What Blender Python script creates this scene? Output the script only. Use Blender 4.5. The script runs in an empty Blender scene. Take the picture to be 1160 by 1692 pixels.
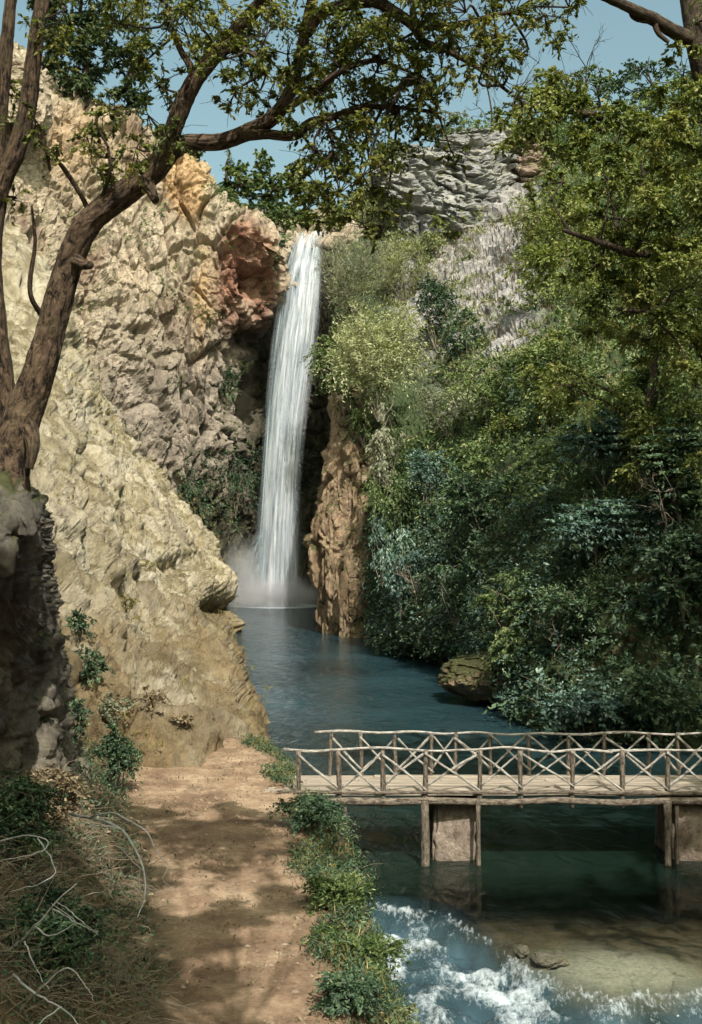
import bpy, math, random
import numpy as np
from mathutils import Vector, Matrix

# ------------------------------------------------------------------ camera, sky, sun, exposure
sc = bpy.context.scene
COL = sc.collection
WATER_Z = 0.0
CAM_Z = 7.6
F_PX, CX, HY = 1800.0, 580.0, 880.0        # focal length and horizon in photograph pixels (1160 x 1692)
cam = bpy.data.cameras.new('camera')
cam_ob = bpy.data.objects.new('camera', cam)
COL.objects.link(cam_ob)
cam_ob.location = (0, 0, CAM_Z)
cam_ob.rotation_euler = (math.pi / 2, 0, 0)
cam.sensor_width = 36
cam.lens = F_PX / 1692 * 36
cam.shift_y = (HY - 846) / 1692
cam.clip_start = 0.2
cam.clip_end = 6000
sc.camera = cam_ob
SUN = Vector((0.20, -0.60, 0.77)).normalized()
w = bpy.data.worlds.new('World'); sc.world = w; w.use_nodes = True
nt = w.node_tree
sky = nt.nodes.new('ShaderNodeTexSky'); sky.sky_type = 'NISHITA'; sky.sun_disc = False
sky.sun_elevation = math.asin(SUN.z); sky.sun_rotation = math.atan2(SUN.x, SUN.y)
sky.air_density = 1.0; sky.dust_density = 4.0; sky.ozone_density = 1.0
bg = nt.nodes['Background']; bg.inputs[1].default_value = 0.125
tint = nt.nodes.new('ShaderNodeMix'); tint.data_type = 'RGBA'; tint.blend_type = 'MULTIPLY'; tint.inputs[0].default_value = 1; tint.inputs[7].default_value = (1.36, 1.45, 1.06, 1)
nt.links.new(sky.outputs[0], tint.inputs[6]); nt.links.new(tint.outputs[2], bg.inputs[0])
sl = bpy.data.lights.new('sun', 'SUN'); sl.energy = 5.0; sl.angle = math.radians(0.5); sl.color = (1.0, 0.94, 0.83)
sun_ob = bpy.data.objects.new('sun', sl); COL.objects.link(sun_ob)
sun_ob.rotation_euler = SUN.to_track_quat('Z', 'Y').to_euler(); sun_ob.location = (20, -20, 60)
sc.view_settings.view_transform = 'Standard'; sc.view_settings.look = 'None'
sc.view_settings.gamma = 1; sc.view_settings.exposure = 0.38
sc.render.engine = 'CYCLES'
sc.cycles.use_denoising = True
sc.cycles.use_adaptive_sampling = True; sc.cycles.adaptive_threshold = 0.03
sc.cycles.max_bounces = 6; sc.cycles.diffuse_bounces = 2; sc.cycles.glossy_bounces = 3
sc.cycles.transmission_bounces = 3; sc.cycles.transparent_max_bounces = 16; sc.cycles.volume_bounces = 1
sc.cycles.caustics_reflective = False; sc.cycles.caustics_refractive = False

rng = np.random.default_rng(7)
random.seed(7)

# ------------------------------------------------------------------ helpers
def P(px, py, d):
    """world point seen at photograph pixel px, py at distance d"""
    return np.array([(px - CX) / F_PX * d, d, CAM_Z + (HY - py) / F_PX * d])

def project(V):
    d = np.maximum(V[:, 1], 0.01)
    return CX + V[:, 0] / d * F_PX, HY - (V[:, 2] - CAM_Z) / d * F_PX

def _hash(ix, iy, iz, seed):
    h = (ix.astype(np.int64) * 374761393 + iy.astype(np.int64) * 668265263 + iz.astype(np.int64) * 1274126177 + seed * 974634777) & 0xffffffff
    h = ((h ^ (h >> 13)) * 1274126177) & 0xffffffff
    return h ^ (h >> 16)

def noise(p, seed=0):
    p = np.asarray(p, float)
    i = np.floor(p); f = p - i; i = i.astype(np.int64)
    u = f * f * f * (f * (f * 6 - 15) + 10)
    out = 0
    for dx in (0, 1):
        wx = u[:, 0] if dx else 1 - u[:, 0]
        for dy in (0, 1):
            wy = u[:, 1] if dy else 1 - u[:, 1]
            for dz in (0, 1):
                wz = u[:, 2] if dz else 1 - u[:, 2]
                h = _hash(i[:, 0] + dx, i[:, 1] + dy, i[:, 2] + dz, seed)
                gx = (h & 1023) / 511.5 - 1; gy = ((h >> 10) & 1023) / 511.5 - 1; gz = ((h >> 20) & 1023) / 511.5 - 1
                out = out + wx * wy * wz * (gx * (f[:, 0] - dx) + gy * (f[:, 1] - dy) + gz * (f[:, 2] - dz))
    return out * 1.2

def fbm(p, octv=4, seed=0, gain=0.5, ridged=False):
    p = np.asarray(p, float); a = 1.0; s = 0; t = 0
    for k in range(octv):
        n = noise(p, seed + k * 17)
        if ridged: n = 0.5 - np.abs(n) * 1.6
        s = s + a * n; t += a; a *= gain; p = p * 2.03 + 5.7
    return s / t

def worley(p, seed=0):
    p = np.asarray(p, float); i = np.floor(p).astype(np.int64); f = p - i
    d1 = np.full(len(p), 9.0); d2 = d1.copy(); cid = np.zeros(len(p))
    for dx in (-1, 0, 1):
        for dy in (-1, 0, 1):
            for dz in (-1, 0, 1):
                h = _hash(i[:, 0] + dx, i[:, 1] + dy, i[:, 2] + dz, seed)
                q = np.stack([dx + (h & 1023) / 1023, dy + ((h >> 10) & 1023) / 1023, dz + ((h >> 20) & 1023) / 1023], 1) - f
                d = np.sqrt((q ** 2).sum(1)); m = d < d1
                d2 = np.where(m, d1, np.minimum(d2, d)); cid = np.where(m, (h % 997) / 997.0, cid); d1 = np.where(m, d, d1)
    return d1, d2, cid

def catmull(C, n, axis=0):
    ts = None if np.ndim(n) == 0 else np.asarray(n, float); n = n if ts is None else len(ts)
    C = np.moveaxis(np.asarray(C, float), axis, 0); k = len(C)
    t = np.linspace(0, k - 1 - 1e-9, n) if ts is None else np.minimum(ts, k - 1 - 1e-9); i = t.astype(int); f = (t - i).reshape((-1,) + (1,) * (C.ndim - 1))
    g = lambda j: C[np.clip(j, 0, k - 1)]
    p0, p1, p2, p3 = g(i - 1), g(i), g(i + 1), g(i + 2)
    p0 = np.where((i == 0).reshape(f.shape), 2 * p1 - p2, p0); p3 = np.where((i + 2 > k - 1).reshape(f.shape), 2 * p2 - p1, p3)
    r = 0.5 * (2 * p1 + (p2 - p0) * f + (2 * p0 - 5 * p1 + 4 * p2 - p3) * f ** 2 + (3 * p1 - p0 - 3 * p2 + p3) * f ** 3)
    return np.moveaxis(r, 0, axis)

def link(name, me, mat=None, parent=None):
    if mat: me.materials.append(mat)
    o = bpy.data.objects.new(name, me); COL.objects.link(o)
    if parent is not None and name in STUFF_PARTS: o['kind'] = 'stuff'
    if parent is not None:
        o.parent = parent
        o.matrix_parent_inverse = parent.matrix_world.inverted() if parent.type != 'EMPTY' else parent.matrix_world.inverted()
    return o

STUFF_PARTS = ('twigs', 'stems', 'foliage', 'crown', 'branches')
def np_mesh(name, V, Fq, smooth=True, attrs=None, uv=None):
    me = bpy.data.meshes.new(name)
    V = np.ascontiguousarray(V, dtype=np.float32); Fq = np.ascontiguousarray(Fq, dtype=np.int32)
    n, k = Fq.shape
    me.vertices.add(len(V)); me.vertices.foreach_set('co', V.ravel())
    me.loops.add(n * k); me.loops.foreach_set('vertex_index', Fq.ravel())
    me.polygons.add(n); me.polygons.foreach_set('loop_start', np.arange(0, n * k, k, dtype=np.int32))
    me.polygons.foreach_set('use_smooth', np.full(n, smooth))
    me.update(calc_edges=True)
    for (an, dom, val) in (attrs or []):
        a = me.attributes.new(an, 'FLOAT', dom); a.data.foreach_set('value', np.ascontiguousarray(val, dtype=np.float32))
    if uv is not None:
        l = me.uv_layers.new(name='UVMap'); l.data.foreach_set('uv', np.ascontiguousarray(uv[Fq.ravel()], dtype=np.float32).ravel())
    return me

def grid_faces(nu, nv):
    i = np.arange(nu - 1)[:, None]; j = np.arange(nv - 1)[None, :]
    a = (i * nv + j).ravel()
    return np.stack([a, a + nv, a + nv + 1, a + 1], 1)

def grid_normals(G):
    du = np.gradient(G, axis=0); dv = np.gradient(G, axis=1)
    n = np.cross(du, dv); return n / (np.linalg.norm(n, axis=2, keepdims=True) + 1e-9)

def sheet(ctrl, nu, nv, disp=None, flip=False, smooth_n=True):
    """control net of px,py,d points -> displaced grid of world points"""
    C = np.array([[P(*q) for q in row] for row in ctrl])
    G = catmull(catmull(C, nu, 0), nv, 1)
    nu, nv = G.shape[:2]; N = grid_normals(G)
    if (N * (np.array([0, 0, CAM_Z + 12]) - G)).sum() < 0: N = -N
    if disp is not None:
        U, Vv = np.meshgrid(np.linspace(0, 1, nu), np.linspace(0, 1, nv), indexing='ij')
        G = G + disp(G.reshape(-1, 3), N.reshape(-1, 3), U.ravel(), Vv.ravel()).reshape(G.shape)
    return G

def tag(o, label=None, cat=None, group=None, kind=None):
    if label: o['label'] = label
    if cat: o['category'] = cat
    if group: o['group'] = group
    if kind: o['kind'] = kind
    return o

def empty(name, loc):
    o = bpy.data.objects.new(name, None); COL.objects.link(o); o.matrix_world = Matrix.Translation([float(c) for c in loc])
    o.empty_display_size = 0.3
    return o

class Tubes:
    def __init__(s): s.V = []; s.F = []; s.UV = []; s.n = 0
    def add(s, pts, rad, sides=6, wob=0.0, seed=0, cap=True):
        pts = np.asarray(pts, float); m = len(pts)
        rad = np.asarray(rad, float) if np.ndim(rad) else np.full(m, float(rad))
        T = np.gradient(pts, axis=0); T /= np.linalg.norm(T, axis=1, keepdims=True) + 1e-9
        ref = np.array([0.0, 0, 1]) if abs(T[0, 2]) < 0.9 else np.array([1.0, 0, 0])
        A = np.zeros_like(T); a = ref
        for i in range(m):
            a = a - T[i] * (a @ T[i]); a = a / (np.linalg.norm(a) + 1e-9); A[i] = a
        B = np.cross(T, A)
        th = np.linspace(0, 2 * math.pi, sides, endpoint=False)
        ring = np.cos(th)[None, :, None] * A[:, None] + np.sin(th)[None, :, None] * B[:, None]
        V = pts[:, None] + ring * rad[:, None, None]
        if wob:
            q = V.reshape(-1, 3)
            along = np.repeat(np.cumsum(np.r_[0, np.linalg.norm(np.diff(pts, axis=0), axis=1)]), sides)
            tt = np.tile(th, m)
            nn = fbm(np.stack([np.cos(tt) * 2.2, np.sin(tt) * 2.2, along * 1.3 / max(rad.mean() * 3, .05)], 1) + seed, 4, seed)
            n2 = fbm(np.stack([np.cos(tt) * 7, np.sin(tt) * 7, along * 1.6 / max(rad.mean() * 3, .05)], 1) + seed, 2, seed + 3, ridged=True)
            V = pts[:, None] + ring * (rad[:, None, None] * (1 + (wob * (nn + 0.55 * n2)).reshape(m, sides, 1)))
        al = np.r_[0, np.cumsum(np.linalg.norm(np.diff(pts, axis=0), axis=1))]
        UV = np.stack([np.tile(th / 6.2832, m), np.repeat(al, sides)], 1)
        i = np.arange(m - 1)[:, None]; j = np.arange(sides)[None, :]
        a0 = i * sides + j; b0 = i * sides + (j + 1) % sides
        Fq = np.stack([a0, b0, b0 + sides, a0 + sides], 2).reshape(-1, 4) + s.n
        s.V.append(V.reshape(-1, 3)); s.F.append(Fq); s.UV.append(UV); s.n += m * sides
        if cap:
            for base, c, off in ((0, pts[0], 0), ((m - 1) * sides, pts[-1], 1)):
                s.V.append(c[None]); s.UV.append(np.array([[0.5, 0.0]]))
                k = np.arange(sides); kk = (k + 1) % sides
                ci = np.full(sides, s.n - (s.n - (s.n)))  # index of the cap centre
                ci = np.full(sides, s.n)
                st = s.n - m * sides - off
                q = np.stack([ci, ci, st + base + (kk if off == 0 else k), st + base + (k if off == 0 else kk)], 1)
                s.capF = getattr(s, 'capF', []); s.capF.append(q[:, 1:]); s.n += 1
        return s
    def mesh(s, name, smooth=True):
        V = np.concatenate(s.V); Fq = np.concatenate(s.F); UV = np.concatenate(s.UV)
        me = np_mesh(name, V, Fq, smooth, uv=UV)
        return me
    def build(s, name, mat, parent=None, smooth=True):
        V = np.concatenate(s.V); Fq = np.concatenate(s.F); UV = np.concatenate(s.UV)
        caps = getattr(s, 'capF', None)
        if caps:
            T = np.concatenate(caps)
            Fq = np.concatenate([Fq, np.c_[T, T[:, 2:]][:, :4]]) if False else Fq
            me = bpy.data.meshes.new(name)
            nq, ntq = len(Fq), len(T)
            me.vertices.add(len(V)); me.vertices.foreach_set('co', V.astype(np.float32).ravel())
            li = np.concatenate([Fq.ravel(), T.ravel()]).astype(np.int32)
            me.loops.add(len(li)); me.loops.foreach_set('vertex_index', li)
            me.polygons.add(nq + ntq)
            me.polygons.foreach_set('loop_start', np.concatenate([np.arange(nq) * 4, nq * 4 + np.arange(ntq) * 3]).astype(np.int32))
            me.polygons.foreach_set('use_smooth', np.full(nq + ntq, smooth))
            me.update(calc_edges=True)
            l = me.uv_layers.new(name='UVMap'); l.data.foreach_set('uv', UV[li].astype(np.float32).ravel())
        else:
            me = np_mesh(name, V, Fq, smooth, uv=UV)
        return link(name, me, mat, parent)

def unit(v):
    v = np.asarray(v, float); return v / (np.linalg.norm(v, axis=-1, keepdims=True) + 1e-9)

def leaf_mesh(name, C, axis, nrm, L, W, tint, fold=0.25):
    """one folded four-cornered leaf at every centre"""
    n = len(C); axis = unit(axis); side = unit(np.cross(axis, nrm)); up = np.cross(side, axis)
    L = np.broadcast_to(L, n)[:, None]; W = np.broadcast_to(W, n)[:, None]
    a = C - axis * L * .5; b = C + axis * L * .5 - up * L * .12
    l = C + side * W * .5 - up * W * fold - axis * L * .05; r = C - side * W * .5 - up * W * fold - axis * L * .05
    V = np.stack([a, l, b, r], 1).reshape(-1, 3)
    Fq = np.arange(n * 4).reshape(-1, 4)
    return np_mesh(name, V, Fq, False, attrs=[('tint', 'FACE', tint)])

def clump_leaves(centres, radii, counts, flat=0.0, droop=0.3, shell=0.55, tint_var=0.22, r=rng):
    """leaves spread in uneven clumps; returns centre, axis, normal, tint"""
    Cs, As, Ns, Ts = [], [], [], []
    for c, rad, k in zip(centres, radii, counts):
        k = int(k)
        if k < 1: continue
        K = max(3, k // 11); dk_ = unit(r.normal(size=(K, 3)) + np.array([0, 0, .25])); lk = 0.55 + 0.75 * r.random(K)
        w_ = r.integers(0, K, k); d = dk_[w_]
        t = (shell * .6 + (1 - shell * .6) * r.random(k) ** .8)
        rad3 = np.asarray(rad) * np.ones(3)
        q = d * (t * lk[w_])[:, None] * rad3
        q[:, 2] -= (0.15 + 0.5 * max(droop, 0)) * (t * lk[w_]) ** 2 * rad3.mean()
        sd_ = unit(np.cross(d, np.array([0, 0, 1.0]) + r.normal(size=(K, 3))[w_] * .3)); sg = np.where(r.random(k) < .5, 1, -1)
        q = q + sd_ * (sg * r.random(k) * .09 * rad3.mean())[:, None] + r.normal(size=(k, 3)) * .05 * rad3
        if flat: q[:, 2] = np.round(q[:, 2] / (rad3[2] * .45)) * rad3[2] * .45 + r.normal(0, .05 * rad3[2], k)
        Cs.append(c + q)
        ax = unit(d * 0.9 + sd_ * sg[:, None] * .8 + r.normal(size=(k, 3)) * 0.35); ax[:, 2] -= droop
        As.append(ax)
        nn = unit(r.normal(size=(k, 3)) * (0.7 - 0.45 * flat) + d * 0.3 + np.array([0, 0, 0.6 + flat])); Ns.append(nn)
        base = 0.5 + r.normal() * tint_var * 0.7
        Ts.append(np.clip(base + r.normal(size=k) * tint_var, 0, 1))
    return np.concatenate(Cs), np.concatenate(As), np.concatenate(Ns), np.concatenate(Ts)

# ------------------------------------------------------------------ materials
MATS = {}
def new_mat(name):
    m = bpy.data.materials.new(name); m.use_nodes = True; m.node_tree.nodes.clear(); MATS[name] = m
    return m, m.node_tree.nodes, m.node_tree.links

def ramp(N, stops):
    r = N.new('ShaderNodeValToRGB'); e = r.color_ramp.elements
    while len(e) > 1: e.remove(e[-1])
    e[0].position = stops[0][0]; e[0].color = (*stops[0][1], 1)
    for p, c in stops[1:]:
        k = e.new(p); k.color = (*c, 1)
    return r

def noise_node(N, L, vec, scale, detail=6, rough=0.6, dist=0.0, stretch=None):
    if stretch is not None:
        mp = N.new('ShaderNodeMapping'); mp.inputs['Scale'].default_value = stretch
        if len(stretch) == 3 and hasattr(stretch, 'rot'): pass
        L.new(vec, mp.inputs[0]); vec = mp.outputs[0]
    t = N.new('ShaderNodeTexNoise'); t.inputs['Scale'].default_value = scale; t.inputs['Detail'].default_value = detail
    t.inputs['Roughness'].default_value = rough; t.inputs['Distortion'].default_value = dist
    L.new(vec, t.inputs[0]); return t

def mixc(N, L, a, b, fac, mode='MIX'):
    m = N.new('ShaderNodeMix'); m.data_type = 'RGBA'; m.blend_type = mode
    for sock, val in ((m.inputs[0], fac), (m.inputs[6], a), (m.inputs[7], b)):
        if hasattr(val, 'is_output'): L.new(val, sock)
        elif isinstance(val, (int, float)): sock.default_value = val
        else: sock.default_value = (*val, 1)
    return m.outputs[2]

def rock_mat(name, stops, scale=0.35, stretch=(1, 1, 1), fine=4.0, bump=0.5, moss=None, moss_amt=0.5, stain=None, rough=0.95, bdist=0.12, speck=0.5, rot=(0, 0, 0), tints=()):
    m, N, L = new_mat(name)
    out = N.new('ShaderNodeOutputMaterial'); b = N.new('ShaderNodeBsdfPrincipled'); L.new(b.outputs[0], out.inputs[0])
    tc0 = N.new('ShaderNodeTexCoord')
    mp = N.new('ShaderNodeMapping'); mp.inputs['Scale'].default_value = stretch; mp.inputs['Rotation'].default_value = rot
    L.new(tc0.outputs['Object'], mp.inputs[0]); vec = mp.outputs[0]
    n1 = noise_node(N, L, vec, scale, 8, 0.62, 0.6)
    r1 = ramp(N, stops); L.new(n1.outputs[0], r1.inputs[0])
    n2 = noise_node(N, L, vec, fine, 10, 0.75)
    r2 = ramp(N, [(0.25, (1 - speck,) * 3), (0.5, (0.95,) * 3), (0.78, (1 + speck * .5,) * 3)]); L.new(n2.outputs[0], r2.inputs[0])
    c = mixc(N, L, r1.outputs[0], r2.outputs[0], 1.0, 'MULTIPLY')
    if stain:
        n3 = noise_node(N, L, tc0.outputs['Object'], stain[1], 5, 0.6, 0.8, stretch=(1, 1, .35))
        r3 = ramp(N, [(stain[2], (0, 0, 0)), (stain[2] + .12, (1, 1, 1))]); L.new(n3.outputs[0], r3.inputs[0])
        c = mixc(N, L, c, stain[0], r3.outputs[0])
    if moss:
        n4 = noise_node(N, L, tc0.outputs['Object'], 0.9, 8, 0.7)
        geo = N.new('ShaderNodeNewGeometry'); sx = N.new('ShaderNodeSeparateXYZ'); L.new(geo.outputs['Normal'], sx.inputs[0])
        ad = N.new('ShaderNodeMath'); ad.operation = 'MULTIPLY_ADD'; ad.inputs[1].default_value = 0.35; L.new(sx.outputs[2], ad.inputs[0]); L.new(n4.outputs[0], ad.inputs[2])
        r4 = ramp(N, [(1.0 - moss_amt - .08, (0, 0, 0)), (1.0 - moss_amt + .08, (1, 1, 1))]); L.new(ad.outputs[0], r4.inputs[0])
        n5 = noise_node(N, L, tc0.outputs['Object'], 6, 4, 0.7)
        rm = ramp(N, [(0.3, tuple(x * .55 for x in moss)), (0.7, tuple(x * 1.35 for x in moss))]); L.new(n5.outputs[0], rm.inputs[0])
        c = mixc(N, L, c, rm.outputs[0], r4.outputs[0])
    for an, tstops in tints:
        ta = N.new('ShaderNodeAttribute'); ta.attribute_name = an
        rr_ = ramp(N, tstops); nn_ = noise_node(N, L, vec, scale * 3.2, 8, 0.7, 0.4); L.new(nn_.outputs[0], rr_.inputs[0])
        tt_ = mixc(N, L, rr_.outputs[0], r2.outputs[0], 1.0, 'MULTIPLY')
        c = mixc(N, L, c, tt_, ta.outputs['Fac'])
    L.new(c, b.inputs['Base Color']); b.inputs['Roughness'].default_value = rough; b.inputs['Specular IOR Level'].default_value = 0.2
    nb = noise_node(N, L, vec, fine * 1.6, 12, 0.75)
    bp = N.new('ShaderNodeBump'); bp.inputs['Strength'].default_value = bump; bp.inputs['Distance'].default_value = bdist
    L.new(nb.outputs[0], bp.inputs['Height']); L.new(bp.outputs[0], b.inputs['Normal'])
    return m

def leaf_mat(name, stops, trans=0.35, gloss=0.03):
    m, N, L = new_mat(name)
    out = N.new('ShaderNodeOutputMaterial')
    at = N.new('ShaderNodeAttribute'); at.attribute_name = 'tint'
    r = ramp(N, stops); L.new(at.outputs['Fac'], r.inputs[0])
    d = N.new('ShaderNodeBsdfDiffuse'); t = N.new('ShaderNodeBsdfTranslucent'); g = N.new('ShaderNodeBsdfGlossy'); g.inputs['Roughness'].default_value = 0.55
    L.new(r.outputs[0], d.inputs[0])
    tcol = mixc(N, L, r.outputs[0], (1.0, 1.0, 0.45), 1.0, 'MULTIPLY'); L.new(tcol, t.inputs[0])
    a = N.new('ShaderNodeMixShader'); a.inputs[0].default_value = trans; L.new(d.outputs[0], a.inputs[1]); L.new(t.outputs[0], a.inputs[2])
    b = N.new('ShaderNodeMixShader'); b.inputs[0].default_value = gloss; L.new(a.outputs[0], b.inputs[1]); L.new(g.outputs[0], b.inputs[2])
    L.new(b.outputs[0], out.inputs[0]); return m

def bark_mat(name, dark, light, uvscale=(6, 1.6), bump=0.8, moss=None):
    m, N, L = new_mat(name)
    out = N.new('ShaderNodeOutputMaterial'); b = N.new('ShaderNodeBsdfPrincipled'); L.new(b.outputs[0], out.inputs[0])
    tc = N.new('ShaderNodeTexCoord')
    mp = N.new('ShaderNodeMapping'); mp.inputs['Scale'].default_value = (uvscale[0], uvscale[1], 1); L.new(tc.outputs['UV'], mp.inputs[0])
    n1 = noise_node(N, L, mp.outputs[0], 2.2, 8, 0.7, 0.7)
    n2 = noise_node(N, L, tc.outputs['Object'], 9, 6, 0.7)
    ad = N.new('ShaderNodeMath'); ad.operation = 'MULTIPLY_ADD'; ad.inputs[1].default_value = 0.45; L.new(n2.outputs[0], ad.inputs[0]); L.new(n1.outputs[0], ad.inputs[2])
    r = ramp(N, [(0.62, dark), (0.72, tuple((x + y) / 2 for x, y in zip(dark, light))), (0.84, light)]); L.new(ad.outputs[0], r.inputs[0])
    c = r.outputs[0]
    if moss:
        n3 = noise_node(N, L, tc.outputs['Object'], 1.6, 5, 0.6)
        r3 = ramp(N, [(0.55, (0, 0, 0)), (0.7, (.7, .7, .7))]); L.new(n3.outputs[0], r3.inputs[0]); c = mixc(N, L, c, moss, r3.outputs[0])
    L.new(c, b.inputs['Base Color']); b.inputs['Roughness'].default_value = 0.9; b.inputs['Specular IOR Level'].default_value = 0.25
    bp = N.new('ShaderNodeBump'); bp.inputs['Strength'].default_value = bump; bp.inputs['Distance'].default_value = 0.10
    L.new(ad.outputs[0], bp.inputs['Height']); L.new(bp.outputs[0], b.inputs['Normal'])
    return m

M_slope = rock_mat('slope_limestone', [(0.28, (0.17, 0.15, 0.105)), (0.40, (0.36, 0.31, 0.205)), (0.5, (0.54, 0.475, 0.35)), (0.6, (0.60, 0.545, 0.43)), (0.72, (0.45, 0.37, 0.25)), (0.82, (0.30, 0.22, 0.15))],
                   0.35, (1.5, .8, .8), 3.2, 1.0, moss=(0.22, 0.18, 0.10), moss_amt=0.2, rot=(0.3, 0.5, 0), bdist=.35, speck=.6, stain=((0.25, 0.215, 0.165), 0.42, 0.55),
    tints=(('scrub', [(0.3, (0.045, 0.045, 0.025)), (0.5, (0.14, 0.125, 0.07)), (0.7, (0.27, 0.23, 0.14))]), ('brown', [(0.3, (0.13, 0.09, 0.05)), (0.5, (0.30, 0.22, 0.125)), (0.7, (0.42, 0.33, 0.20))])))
M_cliff = rock_mat('cliff_limestone', [(0.25, (0.17, 0.135, 0.11)), (0.4, (0.35, 0.285, 0.22)), (0.52, (0.50, 0.425, 0.34)), (0.64, (0.54, 0.44, 0.345)), (0.8, (0.31, 0.22, 0.175))],
                   0.16, (1, 1, .55), 1.9, 0.9, stain=((0.27, 0.195, 0.15), 0.16, 0.54), moss=(0.13, 0.12, 0.06), moss_amt=0.30, bdist=0.4,
    tints=(('red', [(0.3, (0.05, 0.032, 0.028)), (0.42, (0.20, 0.095, 0.068)), (0.55, (0.33, 0.19, 0.135)), (0.7, (0.42, 0.33, 0.26))]), ('ochre', [(0.3, (0.22, 0.13, 0.07)), (0.5, (0.46, 0.31, 0.17)), (0.7, (0.55, 0.42, 0.27))]), ('grey', [(0.3, (0.10, 0.085, 0.07)), (0.45, (0.22, 0.19, 0.16)), (0.58, (0.33, 0.285, 0.245)), (0.72, (0.40, 0.33, 0.27))]), ('wet', [(0.3, (0.02, 0.022, 0.015)), (0.5, (0.065, 0.06, 0.04)), (0.7, (0.13, 0.12, 0.085))])))
M_red = rock_mat('red_travertine', [(0.3, (0.10, 0.05, 0.04)), (0.45, (0.33, 0.16, 0.11)), (0.58, (0.42, 0.25, 0.17)), (0.75, (0.44, 0.33, 0.24))], 0.5, (1, 1, .6), 2.5, 0.9, bdist=0.25)
M_orange = rock_mat('orange_limestone', [(0.28, (0.14, 0.09, 0.06)), (0.42, (0.42, 0.27, 0.14)), (0.56, (0.50, 0.36, 0.22)), (0.75, (0.46, 0.22, 0.09))], 0.5, (1, 1, .4), 3.0, 0.9, moss=(0.08, 0.09, 0.035), moss_amt=0.25, bdist=0.2)
M_brown = rock_mat('brown_limestone', [(0.28, (0.07, 0.05, 0.035)), (0.42, (0.22, 0.155, 0.10)), (0.56, (0.36, 0.27, 0.19)), (0.75, (0.31, 0.185, 0.11))], 0.5, (1, 1, .35), 3.0, 1.0, moss=(0.07, 0.075, 0.03), moss_amt=0.3, bdist=0.25, stain=((0.10, 0.085, 0.06), .25, .56))
M_grey = rock_mat('grey_crag_limestone', [(0.28, (0.13, 0.13, 0.14)), (0.48, (0.25, 0.25, 0.26)), (0.62, (0.36, 0.355, 0.355)), (0.8, (0.30, 0.23, 0.19))], 0.3, (.7, .7, 2.2), 2.0, 0.9, moss=(0.12, 0.13, 0.05), moss_amt=0.22, bdist=0.25)
M_crag_brown = rock_mat('brown_crag_limestone', [(0.28, (0.12, 0.09, 0.075)), (0.48, (0.27, 0.20, 0.165)), (0.62, (0.36, 0.28, 0.23)), (0.8, (0.34, 0.30, 0.26))], 0.3, (.8, .8, 1.6), 2.0, 0.9, moss=(0.12, 0.13, 0.05), moss_amt=0.25, bdist=0.25)
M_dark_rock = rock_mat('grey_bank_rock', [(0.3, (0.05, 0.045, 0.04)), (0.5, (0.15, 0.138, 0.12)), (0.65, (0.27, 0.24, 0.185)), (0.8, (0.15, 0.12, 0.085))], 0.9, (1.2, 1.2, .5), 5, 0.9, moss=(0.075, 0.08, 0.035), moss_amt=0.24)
M_pebble = rock_mat('pebble_stone', [(0.3, (0.16, 0.12, 0.09)), (0.5, (0.28, 0.22, 0.165)), (0.7, (0.40, 0.33, 0.26))], 3.0, (1, 1, 1), 9, .4)
M_hill = rock_mat('hillside_earth', [(0.3, (0.045, 0.042, 0.025)), (0.5, (0.095, 0.085, 0.05)), (0.7, (0.18, 0.155, 0.10))], 0.3, (1, 1, 1), 3, 0.8, moss=(0.04, 0.058, 0.024), moss_amt=0.52,
    tints=(('scree', [(0.3, (0.12, 0.115, 0.115)), (0.5, (0.24, 0.23, 0.23)), (0.7, (0.36, 0.345, 0.335))]),))
M_path = rock_mat('path_earth', [(0.3, (0.23, 0.155, 0.09)), (0.5, (0.40, 0.28, 0.165)), (0.7, (0.52, 0.38, 0.23))], 0.8, (1, 1, 1), 6, 0.7, bdist=0.05, speck=0.4)
M_bank = rock_mat('bank_earth', [(0.3, (0.09, 0.06, 0.035)), (0.5, (0.20, 0.135, 0.075)), (0.7, (0.31, 0.21, 0.115))], 1.1, (1, 1, 1), 6, 0.8, moss=(0.07, 0.09, 0.03), moss_amt=0.35, bdist=0.06)
M_pier = rock_mat('pier_masonry', [(0.3, (0.13, 0.10, 0.085)), (0.45, (0.27, 0.215, 0.18)), (0.58, (0.40, 0.33, 0.28)), (0.72, (0.24, 0.20, 0.15))], 2.6, (1, 1, .8), 8, 1.0, moss=(0.10, 0.11, 0.05), moss_amt=0.38, bdist=0.12, speck=.6)
M_wet = rock_mat('wet_stream_rock', [(0.3, (0.04, 0.04, 0.035)), (0.55, (0.12, 0.11, 0.085)), (0.75, (0.22, 0.18, 0.11))], 2.0, (1, 1, 1), 8, 0.7, moss=(0.04, 0.05, 0.018), moss_amt=0.2, rough=0.35, bdist=0.05)
M_bark = bark_mat('rough_brown_bark', (0.012, 0.008, 0.006), (0.20, 0.14, 0.095), (7, 2.2), 1.0, moss=(0.10, 0.085, 0.045))
M_bark_dark = bark_mat('dark_bark', (0.02, 0.014, 0.010), (0.09, 0.065, 0.045))
M_twig = bark_mat('grey_twig', (0.10, 0.085, 0.065), (0.30, 0.26, 0.20), (2, 1), 0.3)
M_bleach = bark_mat('bleached_wood', (0.26, 0.27, 0.28), (0.55, 0.58, 0.60), (2, 1), 0.3)
M_pole = bark_mat('weathered_pole_wood', (0.13, 0.115, 0.10), (0.50, 0.48, 0.45), (2, 2), 0.5)
M_post = bark_mat('rustic_post_wood', (0.055, 0.045, 0.036), (0.25, 0.21, 0.17), (3, 2), 0.8)
M_board = bark_mat('deck_board_wood', (0.24, 0.19, 0.13), (0.55, 0.46, 0.33), (1, 1), 0.4)

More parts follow.
